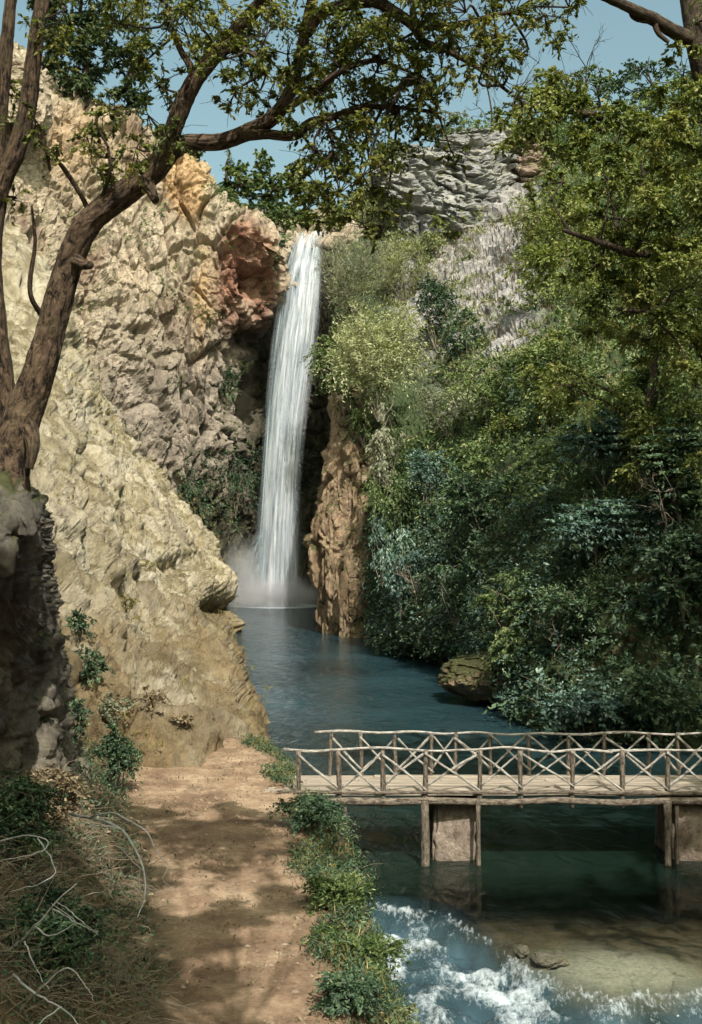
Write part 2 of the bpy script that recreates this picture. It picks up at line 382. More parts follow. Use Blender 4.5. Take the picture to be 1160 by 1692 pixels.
G = leaf_mat
M_oak = G('tree_leaves_green', [(0, (0.02, 0.036, 0.012)), (0.3, (0.075, 0.11, 0.025)), (0.65, (0.19, 0.215, 0.05)), (1, (0.38, 0.36, 0.11))], 0.45)
M_yel = G('leaves_yellow_green', [(0, (0.035, 0.06, 0.015)), (0.35, (0.12, 0.165, 0.036)), (0.75, (0.26, 0.285, 0.075)), (1, (0.42, 0.41, 0.17))], 0.4)
M_pine = G('pine_needles', [(0, (0.012, 0.026, 0.014)), (0.5, (0.035, 0.065, 0.026)), (1, (0.10, 0.13, 0.05))], 0.2)
M_pale = G('leaves_pale_olive', [(0, (0.10, 0.12, 0.05)), (0.5, (0.23, 0.26, 0.12)), (1, (0.40, 0.41, 0.22))], 0.35)
M_dome = G('leaves_pale_silver_green', [(0, (0.16, 0.18, 0.09)), (0.45, (0.33, 0.36, 0.19)), (1, (0.55, 0.55, 0.36))], 0.35)
M_silver = G('leaves_silver_grey', [(0, (0.09, 0.105, 0.07)), (0.5, (0.20, 0.22, 0.15)), (1, (0.36, 0.36, 0.27))], 0.3)
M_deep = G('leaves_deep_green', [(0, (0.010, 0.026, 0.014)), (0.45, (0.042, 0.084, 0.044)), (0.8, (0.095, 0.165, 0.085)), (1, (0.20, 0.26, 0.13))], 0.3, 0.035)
M_blue = G('leaves_blue_green', [(0, (0.018, 0.042, 0.036)), (0.4, (0.065, 0.13, 0.105)), (0.75, (0.15, 0.25, 0.20)), (1, (0.32, 0.42, 0.34))], 0.3, 0.045)
M_mid = G('leaves_mid_green', [(0, (0.022, 0.046, 0.016)), (0.4, (0.08, 0.135, 0.042)), (0.75, (0.17, 0.225, 0.078)), (1, (0.32, 0.35, 0.16))], 0.35)
M_dry = G('dry_brush', [(0, (0.07, 0.05, 0.03)), (0.5, (0.20, 0.155, 0.095)), (1, (0.36, 0.30, 0.20))], 0.2, 0.02)
M_grass = G('dry_grass', [(0, (0.10, 0.10, 0.03)), (0.5, (0.26, 0.23, 0.09)), (1, (0.45, 0.38, 0.19))], 0.3, 0.02)

# ------------------------------------------------------------------ water
def water_mat():
    m, N, L = new_mat('stream_water')
    out = N.new('ShaderNodeOutputMaterial'); tc = N.new('ShaderNodeTexCoord')
    mp = N.new('ShaderNodeMapping'); mp.inputs['Scale'].default_value = (1.0, .55, 1); L.new(tc.outputs['Object'], mp.inputs[0])
    n1 = noise_node(N, L, mp.outputs[0], 1.6, 5, 0.6, 0.8)
    bp = N.new('ShaderNodeBump'); bp.inputs['Strength'].default_value = 0.8; bp.inputs['Distance'].default_value = 0.13; L.new(n1.outputs[0], bp.inputs['Height'])
    n2 = noise_node(N, L, tc.outputs['Object'], 0.14, 3, 0.5)
    r = ramp(N, [(0.3, (0.010, 0.026, 0.032)), (0.6, (0.022, 0.052, 0.066)), (0.8, (0.035, 0.075, 0.092))]); L.new(n2.outputs[0], r.inputs[0])
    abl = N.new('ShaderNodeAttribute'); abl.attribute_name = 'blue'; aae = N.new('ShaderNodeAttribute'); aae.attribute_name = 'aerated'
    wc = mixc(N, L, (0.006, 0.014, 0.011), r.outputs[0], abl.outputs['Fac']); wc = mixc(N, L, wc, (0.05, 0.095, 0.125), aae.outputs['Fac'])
    deep = N.new('ShaderNodeBsdfDiffuse'); L.new(wc, deep.inputs[0])
    tr = N.new('ShaderNodeBsdfTransparent'); tr.inputs[0].default_value = (0.84, 0.90, 0.85, 1)
    ac = N.new('ShaderNodeAttribute'); ac.attribute_name = 'clear'
    body = N.new('ShaderNodeMixShader'); L.new(ac.outputs['Fac'], body.inputs[0]); L.new(deep.outputs[0], body.inputs[1]); L.new(tr.outputs[0], body.inputs[2])
    gl = N.new('ShaderNodeBsdfGlossy'); gl.inputs['Roughness'].default_value = 0.06; L.new(bp.outputs[0], gl.inputs['Normal'])
    fr = N.new('ShaderNodeFresnel'); fr.inputs[0].default_value = 1.33; L.new(bp.outputs[0], fr.inputs['Normal'])
    surf = N.new('ShaderNodeMixShader'); L.new(fr.outputs[0], surf.inputs[0]); L.new(body.outputs[0], surf.inputs[1]); L.new(gl.outputs[0], surf.inputs[2])
    af = N.new('ShaderNodeAttribute'); af.attribute_name = 'foam'
    mp2 = N.new('ShaderNodeMapping'); mp2.inputs['Scale'].default_value = (1.9, 1.0, 1); mp2.inputs['Rotation'].default_value = (0, 0, .35); L.new(tc.outputs['Object'], mp2.inputs[0])
    n3 = noise_node(N, L, mp2.outputs[0], 5.0, 12, 0.82, 0.35)
    ad = N.new('ShaderNodeMath'); ad.operation = 'ADD'; L.new(n3.outputs[0], ad.inputs[0]); L.new(af.outputs['Fac'], ad.inputs[1])
    rf = ramp(N, [(0.88, (0, 0, 0)), (1.0, (.35, .35, .35)), (1.12, (1, 1, 1))]); 
    mr = N.new('ShaderNodeMapRange'); mr.inputs[1].default_value = 0.88; mr.inputs[2].default_value = 1.2; L.new(ad.outputs[0], mr.inputs[0])
    foam = N.new('ShaderNodeBsdfDiffuse'); foam.inputs[0].default_value = (0.62, 0.70, 0.76, 1)
    fin = N.new('ShaderNodeMixShader'); L.new(mr.outputs[0], fin.inputs[0]); L.new(surf.outputs[0], fin.inputs[1]); L.new(foam.outputs[0], fin.inputs[2])
    L.new(fin.outputs[0], out.inputs[0]); return m
M_water = water_mat()

CREST = [(-6, 23.5), (0.3, 23.2), (0.9, 22.9), (2.0, 22.4), (3.0, 20.1), (3.7, 19.0), (4.4, 18.4), (6.0, 18.7), (8, 19.0), (16, 19.5)]
cxs, cys = np.array(CREST).T
def crest_y(x): return np.interp(x, cxs, cys)

def water_height(x, y):
    s = np.maximum(crest_y(x) + 0.55 * noise(np.stack([x * .9, x * 0, x * 0], 1), 44) + .12 * noise(np.stack([x * 3, y * .7, x * 0], 1), 45) - y, 0)
    t = np.clip(s / 1.1, 0, 1); t = t * t * (3 - 2 * t)
    z = -0.42 * t - 0.045 * np.maximum(s - 1, 0)
    q = np.stack([x * 1.3 + .3 * y, y * 1.1, x * 0], 1)
    turb = (fbm(q * 1.4, 4, 5) * 0.34 + fbm(q * 3.5, 2, 15) * .09) * np.clip(s * .8, 0, 1)
    return z + turb, s
gx = np.r_[np.arange(-14, -1.5, .5), np.arange(-1.5, 8.5, .09), np.arange(8.5, 24, .5)]
gy = np.r_[np.r_[np.arange(4, 12, .4), np.arange(12, 24.5, .09)], np.arange(24.5, 40, .4), np.arange(40, 124, 1.0)]
X, Y = np.meshgrid(gx, gy, indexing='ij')
xv, yv = X.ravel(), Y.ravel()
wz, ws = water_height(xv, yv)
foam = np.clip(ws * .75, 0, 1) ** .8 * (0.40 + 0.46 * fbm(np.stack([xv * 1.1 + .4 * yv, yv * .6, xv * 0], 1), 3, 9))
foam = foam + 0.9 * np.clip(wz + 0.42 + 0.045 * np.maximum(ws - 1, 0), -.2, .3) * (ws > 0.3)
base_d = np.sqrt(((xv + 7.2) / 6) ** 2 + ((yv - 113) / 5) ** 2)
foam = np.maximum(foam, 0.75 * np.clip(1.35 - base_d, 0, 1))
clear = 0.85 * np.clip((24.6 - yv) / 2.0, 0, 1) * np.clip((xv - .5) / 1.5, 0, 1) * np.clip(1 - ws * 1.2, 0, 1) + 0.12 * (ws > 0)
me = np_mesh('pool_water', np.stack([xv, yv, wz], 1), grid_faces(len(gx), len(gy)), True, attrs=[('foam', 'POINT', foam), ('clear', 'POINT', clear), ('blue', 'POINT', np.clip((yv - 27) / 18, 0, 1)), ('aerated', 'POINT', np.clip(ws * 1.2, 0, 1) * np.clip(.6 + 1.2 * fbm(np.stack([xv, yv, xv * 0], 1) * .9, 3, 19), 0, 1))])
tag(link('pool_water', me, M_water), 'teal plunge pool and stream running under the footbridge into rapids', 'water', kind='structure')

# ------------------------------------------------------------------ ground, path, bank
def shore_x(y): return np.interp(y, [-20, 10, 16, 18, 21, 23, 26, 30, 35, 39.5, 48, 60, 80], [1.5, 1.5, 1.2, 1.0, .35, .75, -.2, -.9, -4.0, -7, -9, -11, -13])
def west_x(y): return np.interp(y, [-20, 11, 13, 18.6, 23.6, 28, 33, 60], [-1.5, -1.7, -2.0, -3.4, -4.6, -6.2, -6, -9])
def east_x(y): return np.interp(y, [-20, 10, 20, 28, 37, 43, 60], [9, 9, 9.5, 12, 12, 8, 6])
def ground_h(x, y):
    q = np.stack([x, y, x * 0], 1)
    s = shore_x(y) + 0.35 * noise(q * .8, 3) - x
    t = np.clip((s + .35) / 1.75, 0, 1); t = t * t * (3 - 2 * t)
    z = -1.5 + t * 3.12
    wb = np.maximum(west_x(y) + .5 * noise(q * .5, 8) - x, 0)
    z = z + 0.75 * wb ** 1.1 * np.clip(wb, 0, 1)
    e = np.maximum(x - east_x(y), 0); z = np.where(x > 4, -1.5 + 1.1 * e, z)
    bed = np.exp(-(((x - 5.0) / 4.0) ** 2 + ((y - 20.5) / 3.4) ** 2)) * (x > shore_x(y))
    z = z + .85 * bed
    return z + 0.09 * fbm(q * 1.2, 4, 2) + .035 * fbm(q * 5, 3, 12) * t
gx2 = np.r_[np.arange(-22, -7, .5), np.arange(-7, 2.2, .08), np.arange(2.2, 26, .45)]
gy2 = np.r_[np.arange(-24, 8, 1.0), np.arange(8, 33, .12), np.arange(33, 62, .6)]
X, Y = np.meshgrid(gx2, gy2, indexing='ij'); xv, yv = X.ravel(), Y.ravel()
gz = ground_h(xv, yv)
onpath = np.clip((shore_x(yv) - 1.25 - xv) / .35, 0, 1) * np.clip((xv - west_x(yv) + .3) / .8, 0, 1)
bed_sun = np.clip(1.1 * np.exp(-(((xv - 5.1) / 1.9) ** 2 + ((yv - 20.6) / 1.4) ** 2)) + .35 * fbm(np.stack([xv, yv, xv * 0], 1) * .8, 3, 29), 0, 1) * np.exp(-(((xv - 5.1) / 2.8) ** 2 + ((yv - 20.6) / 2.2) ** 2))  # pale sediment patch, with the pool of sunlight on it painted in
onpath = np.clip(onpath + .5 * fbm(np.stack([xv, yv, xv * 0], 1) * 1.6, 3, 4), 0, 1)
def ground_mat():
    m, N, L = new_mat('path_and_bank_earth')
    out = N.new('ShaderNodeOutputMaterial'); b = N.new('ShaderNodeBsdfPrincipled'); L.new(b.outputs[0], out.inputs[0])
    tc = N.new('ShaderNodeTexCoord'); v = tc.outputs['Object']
    at = N.new('ShaderNodeAttribute'); at.attribute_name = 'path'
    n1 = noise_node(N, L, v, 0.9, 8, 0.65); r1 = ramp(N, [(0.3, (0.12, 0.078, 0.052)), (0.48, (0.235, 0.16, 0.108)), (0.7, (0.43, 0.325, 0.225))]); L.new(n1.outputs[0], r1.inputs[0])
    n2 = noise_node(N, L, v, 1.7, 8, 0.7); r2 = ramp(N, [(0.3, (0.05, 0.04, 0.025)), (0.5, (0.115, 0.085, 0.052)), (0.7, (0.20, 0.15, 0.09))]); L.new(n2.outputs[0], r2.inputs[0])
    ab = N.new('ShaderNodeAttribute'); ab.attribute_name = 'bed'
    c = mixc(N, L, r2.outputs[0], r1.outputs[0], at.outputs['Fac']); c = mixc(N, L, c, (0.52, 0.47, 0.39), ab.outputs['Fac'])
    n3 = noise_node(N, L, v, 14, 8, 0.75); r3 = ramp(N, [(0.3, (.55, .55, .55)), (0.55, (1, 1, 1)), (0.75, (1.2, 1.2, 1.2))]); L.new(n3.outputs[0], r3.inputs[0])
    c = mixc(N, L, c, r3.outputs[0], 1.0, 'MULTIPLY')
    L.new(c, b.inputs['Base Color']); b.inputs['Roughness'].default_value = 0.95; b.inputs['Specular IOR Level'].default_value = .15
    bp = N.new('ShaderNodeBump'); bp.inputs['Strength'].default_value = .7; bp.inputs['Distance'].default_value = .04; L.new(n3.outputs[0], bp.inputs['Height']); L.new(bp.outputs[0], b.inputs['Normal'])
    return m
me = np_mesh('path', np.stack([xv, yv, gz], 1), grid_faces(len(gx2), len(gy2)), True, attrs=[('path', 'POINT', onpath), ('bed', 'POINT', bed_sun)])
tag(link('path', me, ground_mat()), 'sandy earth path leading to the footbridge along the stream bank', 'path', kind='structure')
# wide base ground to the horizon, well below the gorge floor
gs = np.r_[np.linspace(-3000, -200, 12), np.linspace(-150, 350, 60), np.linspace(400, 3000, 12)]
X, Y = np.meshgrid(gs, gs, indexing='ij'); xv, yv = X.ravel(), Y.ravel()
zz = -2.2 + 0 * xv
zz = zz + 52 * np.clip((yv - 135) / 45, 0, 1) ** 1.0 + 10 * fbm(np.stack([xv, yv, xv * 0], 1) / 60, 4, 3) * np.clip((yv - 130) / 40, 0, 1)
zz = zz - 12 * np.clip((20 - xv) / 60, 0, 1) * np.clip((yv - 135) / 45, 0, 1)
me = np_mesh('ground', np.stack([xv, yv, zz], 1), grid_faces(len(gs), len(gs)), True)
tag(link('ground', me, M_hill), 'scrubby high ground behind the gorge', 'ground', kind='structure')

# ------------------------------------------------------------------ rock faces
span = lambda *a: np.concatenate([np.linspace(x, y, n, endpoint=False) for x, y, n in a] + [[a[-1][1]]])
def rough_disp(big, mid, small, sc_big=7.0, sc_mid=2.4, sc_small=.7, aniso=(1, 1, .6), crack=0.0, crack_sc=3.0, seed=0, extra=None, tilt=0.0):
    an = np.array(aniso)
    def f(p, n, u, v):
        q = p * an
        if tilt: q = q + np.stack([q[:, 2] * tilt, q[:, 2] * 0, q[:, 2] * 0], 1)
        warp = np.stack([noise(q / sc_big * 1.3 + 9, seed + 1), noise(q / sc_big * 1.3 + 31, seed + 2), noise(q / sc_big * 1.3 + 57, seed + 3)], 1)
        qw = q + warp * sc_mid * .35
        d = big * fbm(q / sc_big, 3, seed) + mid * fbm(qw / sc_mid, 3, seed + 5, ridged=True) + small * fbm(qw / sc_small, 3, seed + 9)
        if crack:
            d1, d2, cid = worley(qw / crack_sc, seed + 11)
            d = d + crack * (cid - .5) * np.clip((d2 - d1) * 6, 0, 1) - crack * .5 * np.clip(1 - (d2 - d1) * 9, 0, 1)
            d1, d2, cid = worley(qw / crack_sc * 2.6 + 4, seed + 13)
            d = d + .5 * crack * ((cid - .5) * np.clip((d2 - d1) * 5, 0, 1) - .5 * np.clip(1 - (d2 - d1) * 7, 0, 1))
            d = d + small * .8 * fbm(qw / sc_small * 2.2 + 7, 3, seed + 19, ridged=True)
        o = n * d[:, None]
        if extra is not None: o = o + extra(p, n, u, v)
        return o
    return f

def struct_sheet(name, ctrl, nu, nv, disp, mat, label, cat, flip=False, attrs=None, smooth=False):
    Gd = sheet(ctrl, nu, nv, disp, flip)
    me = np_mesh(name, Gd.reshape(-1, 3), grid_faces(*Gd.shape[:2]), smooth, attrs=attrs(Gd.reshape(-1, 3)) if attrs else None)
    o = link(name, me, mat); tag(o, label, cat, kind='structure')
    return Gd

# sunlit spur beside the path, from the bridge end back towards the falls
SLOPE = [
 [(60,1340,20),(40,1150,24),(30,1000,28),(25,850,34),(10,700,44),(-10,550,56),(-30,400,72),(-40,330,92)],
 [(140,1300,24),(125,1150,27),(110,1000,32),(100,850,40),(85,720,48),(70,600,58),(60,480,72),(50,420,92)],
 [(200,1272,27),(190,1165,28.6),(170,1020,36),(150,880,44),(130,760,52),(110,650,61),(100,550,74),(90,500,96)],
 [(300,1262,28.6),(275,1178,31.4),(235,1040,42),(200,920,50),(175,810,57),(150,700,64),(135,610,76),(130,600,98)],
 [(408,1252,35.5),(360,1165,37.5),(310,1060,48),(260,960,55),(215,850,62),(185,770,67),(160,680,77),(160,670,98)],
 [(402,1155,51),(372,1095,54),(330,1010,60),(290,930,66),(250,850,69),(215,780,72),(190,728,79),(190,730,100)],
 [(380,1075,76),(372,1045,77),(362,1000,78),(337,950,79),(305,890,80),(262,810,82),(225,765,85),(225,790,104)],
 [(374,1040,90),(373,1018,90),(372,980,90),(352,930,89),(330,878,88),(290,828,87),(255,790,88),(255,850,106)],
 [(330,1035,99),(335,1010,99),(335,970,99),(320,930,99),(300,890,98),(270,850,97),(240,820,97),(240,880,108)]]
SLOPE = [[(c[0][0], c[0][1] + 1800 * 1.3 / c[0][2], c[0][2] - .3)] + c for c in SLOPE]
def ledge(p, n, u, v):
    px, py = project(p)
    # undercut below the overhanging nose near the falls
    g = np.exp(-(((px - 352) / 30) ** 2 + ((py - 1006) / 14) ** 2)) * 1.7 + np.exp(-(((px - 285) / 26) ** 2 + ((py - 935) / 14) ** 2)) * 1.4 + np.exp(-(((px - 130) / 14) ** 2 + ((py - 790) / 60) ** 2)) * 1.6
    nose = np.exp(-(((px - 352) / 22) ** 2 + ((py - 968) / 18) ** 2)) * .5
    return -n * (g - nose)[:, None]
def slope_attrs(p):
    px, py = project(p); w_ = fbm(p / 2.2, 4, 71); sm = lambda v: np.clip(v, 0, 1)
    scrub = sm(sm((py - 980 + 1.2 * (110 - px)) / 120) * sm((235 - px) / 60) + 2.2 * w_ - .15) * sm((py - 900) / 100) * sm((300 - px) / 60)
    scrub = np.maximum(scrub, sm(1.4 * np.exp(-(((px - 352) / 30) ** 2 + ((py - 1012) / 18) ** 2)))); scrub = np.maximum(scrub, sm((py - 1000) / 60) * sm((px - 372 - (py - 1000) * .16) / 18))  # also painted shade in the undercut, and the same tint along the waterline
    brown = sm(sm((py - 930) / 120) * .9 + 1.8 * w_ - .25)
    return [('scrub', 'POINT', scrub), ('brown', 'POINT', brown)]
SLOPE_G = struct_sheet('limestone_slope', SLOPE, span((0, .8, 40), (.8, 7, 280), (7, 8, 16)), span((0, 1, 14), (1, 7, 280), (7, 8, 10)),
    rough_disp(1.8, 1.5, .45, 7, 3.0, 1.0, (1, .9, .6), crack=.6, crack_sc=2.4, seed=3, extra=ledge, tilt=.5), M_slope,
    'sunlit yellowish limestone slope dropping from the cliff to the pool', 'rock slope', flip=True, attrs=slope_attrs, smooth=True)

# far cliff wall behind it, running into the alcove of the falls
CLIFF = [
 [(-420,1030,70),(-420,850,71),(-420,650,73),(-420,450,76),(-420,250,80),(-420,60,84),(-420,-60,88),(-420,-90,110),(-420,-60,150)],
 [(-120,1030,84),(-120,850,85),(-120,650,87),(-120,480,90),(-120,320,94),(-120,160,98),(-110,50,102),(-110,30,122),(-110,60,160)],
 [(20,1030,90),(20,850,91),(20,680,93),(20,540,96),(20,400,98),(20,250,102),(30,105,107),(40,95,125),(40,110,160)],
 [(120,1030,96),(120,850,97),(120,700,99),(120,560,101),(120,430,103),(120,300,106),(120,165,110),(120,160,128),(120,150,160)],
 [(215,1030,102),(215,850,102),(215,720,103),(215,590,104),(215,460,106),(210,340,108),(205,210,112),(205,205,130),(205,200,160)],
 [(295,1020,107),(295,850,107),(295,730,107),(295,610,108),(295,480,108),(295,370,110),(300,258,113),(300,262,130),(300,250,160)],
 [(350,1015,111),(350,850,111),(352,730,110),(355,620,110),(358,500,109),(358,420,110),(345,330,113),(350,345,130),(360,320,160)],
 [(390,1010,116),(385,850,116),(390,730,116),(395,620,115),(400,500,111),(410,430,111),(415,374,113),(420,372,130),(420,340,160)],
 [(425,1008,121),(425,850,121),(425,730,121),(425,620,121),(435,520,119),(440,460,116),(445,400,115.5),(450,385,130),(450,345,160)],
 [(480,1006,123),(480,850,123),(480,730,123),(480,620,122.5),(485,520,121),(490,440,118),(495,397,115.5),(500,384,130),(500,350,160)],
 [(545,1004,123),(545,850,123),(545,730,123),(545,620,122.5),(548,520,121),(550,440,118),(550,396,115.5),(555,380,130),(560,345,160)],
 [(640,1004,121),(640,850,121),(640,730,121),(640,620,121),(640,520,121),(640,430,120),(640,385,121),(640,370,135),(640,340,160)]]
def caves(p, n, u, v):
    px, py = project(p)
    g = 0
    for cx_, cy_, rx_, ry_, a in ((333,712,5.5,9,3.0),(356,713,5,8,3.0),(398,470,14,22,1.8),(365,440,12,16,1.2),(400,560,18,16,2.2),(405,660,16,40,2.4),(384,400,9,9,1.2),(300,640,6,40,1.0),(310,470,7,60,.9),(230,545,22,9,1.4),(205,500,10,24,1.0)):
        g = g + a * np.exp(-(((px - cx_) / rx_) ** 2 + ((py - cy_) / ry_) ** 2) ** 2)
    red = np.exp(-(((px - 405) / 48) ** 2 + ((py - 460) / 88) ** 2) ** 2)
    lump = fbm(p * [1, 1, .6] / 1.6, 4, 77, ridged=True)
    g = g - red * (1.6 + 2.6 * lump)
    return -n * g[:, None]
def cliff_attrs(p):
    px, py = project(p); w_ = 26 * fbm(p / 3, 3, 70)
    sm = lambda v: np.clip(v, 0, 1)
    red = sm(1.9 * np.exp(-(((px + w_ - 408) / 52) ** 2 + ((py + w_ - 468) / 100) ** 2) ** 2))
    och = sm(1.6 * np.exp(-(((px + w_ - 310) / 36) ** 2 + ((py - 300) / 62) ** 2) ** 2)) + sm(.9 * np.exp(-(((px + w_ - 330) / 16) ** 2 + ((py - 520) / 120) ** 2)))
    och = np.maximum(och, sm(.6 * np.exp(-(((px - 120) / 90) ** 2 + ((py - 230) / 70) ** 2))))
    wet = np.maximum(sm((px + w_ - 385) / 40) * sm((py - 520) / 60), sm((py + 2 * w_ - 760) / 90) * sm((px - 270) / 50))
    grey = sm((py + 2 * w_ - 480) / 160) * sm((px - 130) / 50) * .95
    return [('grey', 'POINT', grey), ('red', 'POINT', red), ('ochre', 'POINT', sm(och)), ('wet', 'POINT', wet * .95)]
CLIFF_G = struct_sheet('cliff_wall', CLIFF, span((0, 1.4, 30), (1.4, 10, 320), (10, 11, 10)), span((0, 1, 24), (1, 6.2, 260), (6.2, 8, 16)),
    rough_disp(2.2, 1.3, .7, 9, 3.6, 1.1, (1, 1, .55), crack=1.5, crack_sc=3.2, seed=21, extra=caves), M_cliff,
    'tall pale limestone cliff wall rising beside the waterfall', 'cliff', flip=True, attrs=cliff_attrs)

# near rocky bank under the leaning tree
BANK = [
 [(110,1345,25),(100,1200,26),(90,1080,27),(70,950,27),(60,860,26),(20,835,25)],
 [(135,1345,21.6),(94,1210,20.6),(66,1080,19.6),(48,950,16.8),(44,872,15.0),(24,838,14.6)],
 [(70,1385,18.4),(52,1230,18),(36,1080,17),(28,950,13.6),(22,885,12.9),(4,850,13.3)],
 [(-60,1420,16),(-60,1230,15.5),(-60,1080,14.8),(-70,950,12.6),(-80,885,12.3),(-90,838,12.6)],
 [(-300,1500,13),(-300,1300,12.5),(-300,1100,12),(-300,950,11.5),(-320,850,11),(-330,790,11)],
 [(-900,1500,9),(-900,1300,9),(-900,1100,9),(-900,950,9),(-900,850,9),(-900,700,9)]]
for row in BANK:                                # a top that runs back into the slope
    a = row[-1]; row.append((a[0] - 120, a[1] - 20, a[2] + 4)); row.append((a[0] - 260, a[1] + 10, a[2] + 14))
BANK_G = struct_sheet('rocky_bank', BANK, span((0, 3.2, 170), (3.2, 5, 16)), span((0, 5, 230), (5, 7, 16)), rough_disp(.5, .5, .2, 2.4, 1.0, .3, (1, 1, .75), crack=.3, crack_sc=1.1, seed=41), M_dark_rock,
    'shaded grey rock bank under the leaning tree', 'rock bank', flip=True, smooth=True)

# hillside on the other side of the pool
HILL = [
 [(560,1020,119),(560,930,119),(560,850,119),(560,740,119),(560,640,119),(560,560,119),(560,480,119),(570,400,120),(600,340,130),(620,290,142)],
 [(566,1062,86),(566,980,86),(566,880,86),(566,790,87),(566,690,88),(560,620,94),(570,500,105),(580,400,117),(605,335,129),(630,280,142)],
 [(606,1056,83),(606,980,83),(606,880,83),(606,790,84),(604,690,85),(604,610,92),(612,500,103),(622,400,115),(645,325,127),(665,270,142)],
 [(655,1090,67),(655,1005,68),(655,900,71),(655,800,75),(655,700,81),(660,610,90),(670,500,102),(680,400,114),(695,335,122),(720,245,143)],
 [(760,1110,62),(760,1045,58),(760,930,61),(760,820,66),(760,720,73),(760,630,82),(760,520,95),(760,400,112),(770,270,124),(790,235,146)],
 [(860,1195,45),(860,1100,47),(860,975,50),(860,860,55),(860,750,61),(860,640,70),(860,540,83),(860,400,105),(870,270,122),(900,215,150)],
 [(980,1225,40),(980,1120,42),(980,1000,44),(980,880,47),(980,770,52),(980,660,60),(980,560,72),(980,440,92),(980,300,115),(1000,205,152)],
 [(1160,1250,38),(1160,1130,39.5),(1160,1000,41),(1160,880,43),(1160,760,47),(1160,650,54),(1160,550,65),(1160,440,84),(1160,290,112),(1160,195,154)],
 [(1500,1280,33),(1500,1130,34),(1500,1000,36),(1500,880,38),(1500,760,42),(1500,640,49),(1500,540,60),(1500,420,80),(1500,270,112),(1500,180,155)],
 [(2400,1330,27),(2400,1130,27),(2400,1000,28),(2400,880,30),(2400,760,34),(2400,640,40),(2400,540,52),(2400,420,75),(2400,270,112),(2400,170,160)]]
def undercut(p, n, u, v):
    px, py = project(p)
    zone = np.clip(1.7 * np.exp(-(((px + 40 * fbm(p / 6, 2, 72) - 775) / 120) ** 2 + ((py - 410) / 190) ** 2) ** 2), 0, 1)
    q = p * [.4, .4, 1.5] + np.stack([p[:, 2] * .5, p[:, 2] * 0, p[:, 0] * .35], 1)
    st = fbm(q / 2.2, 4, 74, ridged=True) * .9 + fbm(q / .7, 3, 76) * .3
    d1, d2, cid = worley(p * [.5, .5, 1.0] / 2.3, 78); st = st + .9 * (cid - .5) * np.clip((d2 - d1) * 5, 0, 1)
    g = -zone * st + 3.2 * np.exp(-(((px - 705) / 70) ** 2 + ((py - 1098) / 26) ** 2) ** 2)
    return -n * g[:, None]
def hill_attrs(p):
    px, py = project(p); w_ = 60 * fbm(p / 6, 3, 72); sm = lambda v: np.clip(v, 0, 1)
    return [('scree', 'POINT', sm(1.8 * np.exp(-(((px + w_ - 775) / 120) ** 2 + ((py + w_ - 420) / 190) ** 2) ** 2)))]
HILL_G = struct_sheet('hillside', HILL, span((0, 1, 20), (1, 7, 250), (7, 9, 30)), 270, rough_disp(1.6, .9, .35, 9, 3.2, 1.1, (1, 1, .8), crack=.5, crack_sc=3, seed=61, extra=undercut), M_hill,
    'overgrown hillside rising from the pool to the skyline', 'hillside', flip=True, attrs=hill_attrs)
HV = HILL_G.reshape(-1, 3); HPX, HPY = project(HV)
CV = CLIFF_G.reshape(-1, 3); CPX, CPY = project(CV)
SV = SLOPE_G.reshape(-1, 3); SPX, SPY = project(SV)
def surf(px, py, which='hill'):
    V, A, B = {'hill': (HV, HPX, HPY), 'cliff': (CV, CPX, CPY), 'slope': (SV, SPX, SPY)}[which]
    d = (A - px) ** 2 + (B - py) ** 2
    k = np.argsort(d)[:12]; k = k[np.argmin(V[k, 1] + np.sqrt(d[k]) * .3)]
    return V[k].copy()

def rock_block(name, prof, nside, nrow, disp, mat, label, cat, kind=None, parent=None):
    """closed rock column: prof = list of (px, py, d, rx, ry) rings bottom to top"""
    R = np.array([[*P(a, b, d), rx, ry] for a, b, d, rx, ry in prof]); R = catmull(R, nrow, 0)
    th = np.linspace(0, 2 * math.pi, nside, endpoint=False)
    se = lambda t, e: np.sign(t) * np.abs(t) ** e
    V = np.stack([R[:, 0][:, None] + R[:, 3][:, None] * se(np.cos(th), .7)[None], R[:, 1][:, None] + R[:, 4][:, None] * se(np.sin(th), .7)[None], np.repeat(R[:, 2][:, None], nside, 1)], 2)
    n = V - R[:, None, :3]; n = unit(n)
    V = V.reshape(-1, 3) + disp(V.reshape(-1, 3), n.reshape(-1, 3), None, None)
    i = np.arange(nrow - 1)[:, None]; j = np.arange(nside)[None]
    a = i * nside + j; b = i * nside + (j + 1) % nside
    Fq = np.stack([a, b, b + nside, a + nside], 2).reshape(-1, 4)
    top = len(V); V = np.vstack([V, V[-nside:].mean(0)[None] + [[0, 0, .15]]])
    k = (nrow - 1) * nside + np.arange(nside); kk = (nrow - 1) * nside + (np.arange(nside) + 1) % nside
    me = bpy.data.meshes.new(name); T = np.stack([k, kk, np.full(nside, top)], 1)
    li = np.concatenate([Fq.ravel(), T.ravel()]).astype(np.int32)
    me.vertices.add(len(V)); me.vertices.foreach_set('co', V.astype(np.float32).ravel()); me.loops.add(len(li)); me.loops.foreach_set('vertex_index', li)
    me.polygons.add(len(Fq) + len(T)); me.polygons.foreach_set('loop_start', np.concatenate([np.arange(len(Fq)) * 4, len(Fq) * 4 + np.arange(len(T)) * 3]).astype(np.int32))
    me.polygons.foreach_set('use_smooth', np.full(len(Fq) + len(T), False)); me.update(calc_edges=True)
    o = link(name, me, mat, parent)
    if parent is None: tag(o, label, cat, kind=kind)
    return o
BD = rough_disp(1.1, .6, .3, 4, 1.5, .5, (1, 1, .35), crack=.9, crack_sc=1.7, seed=80)
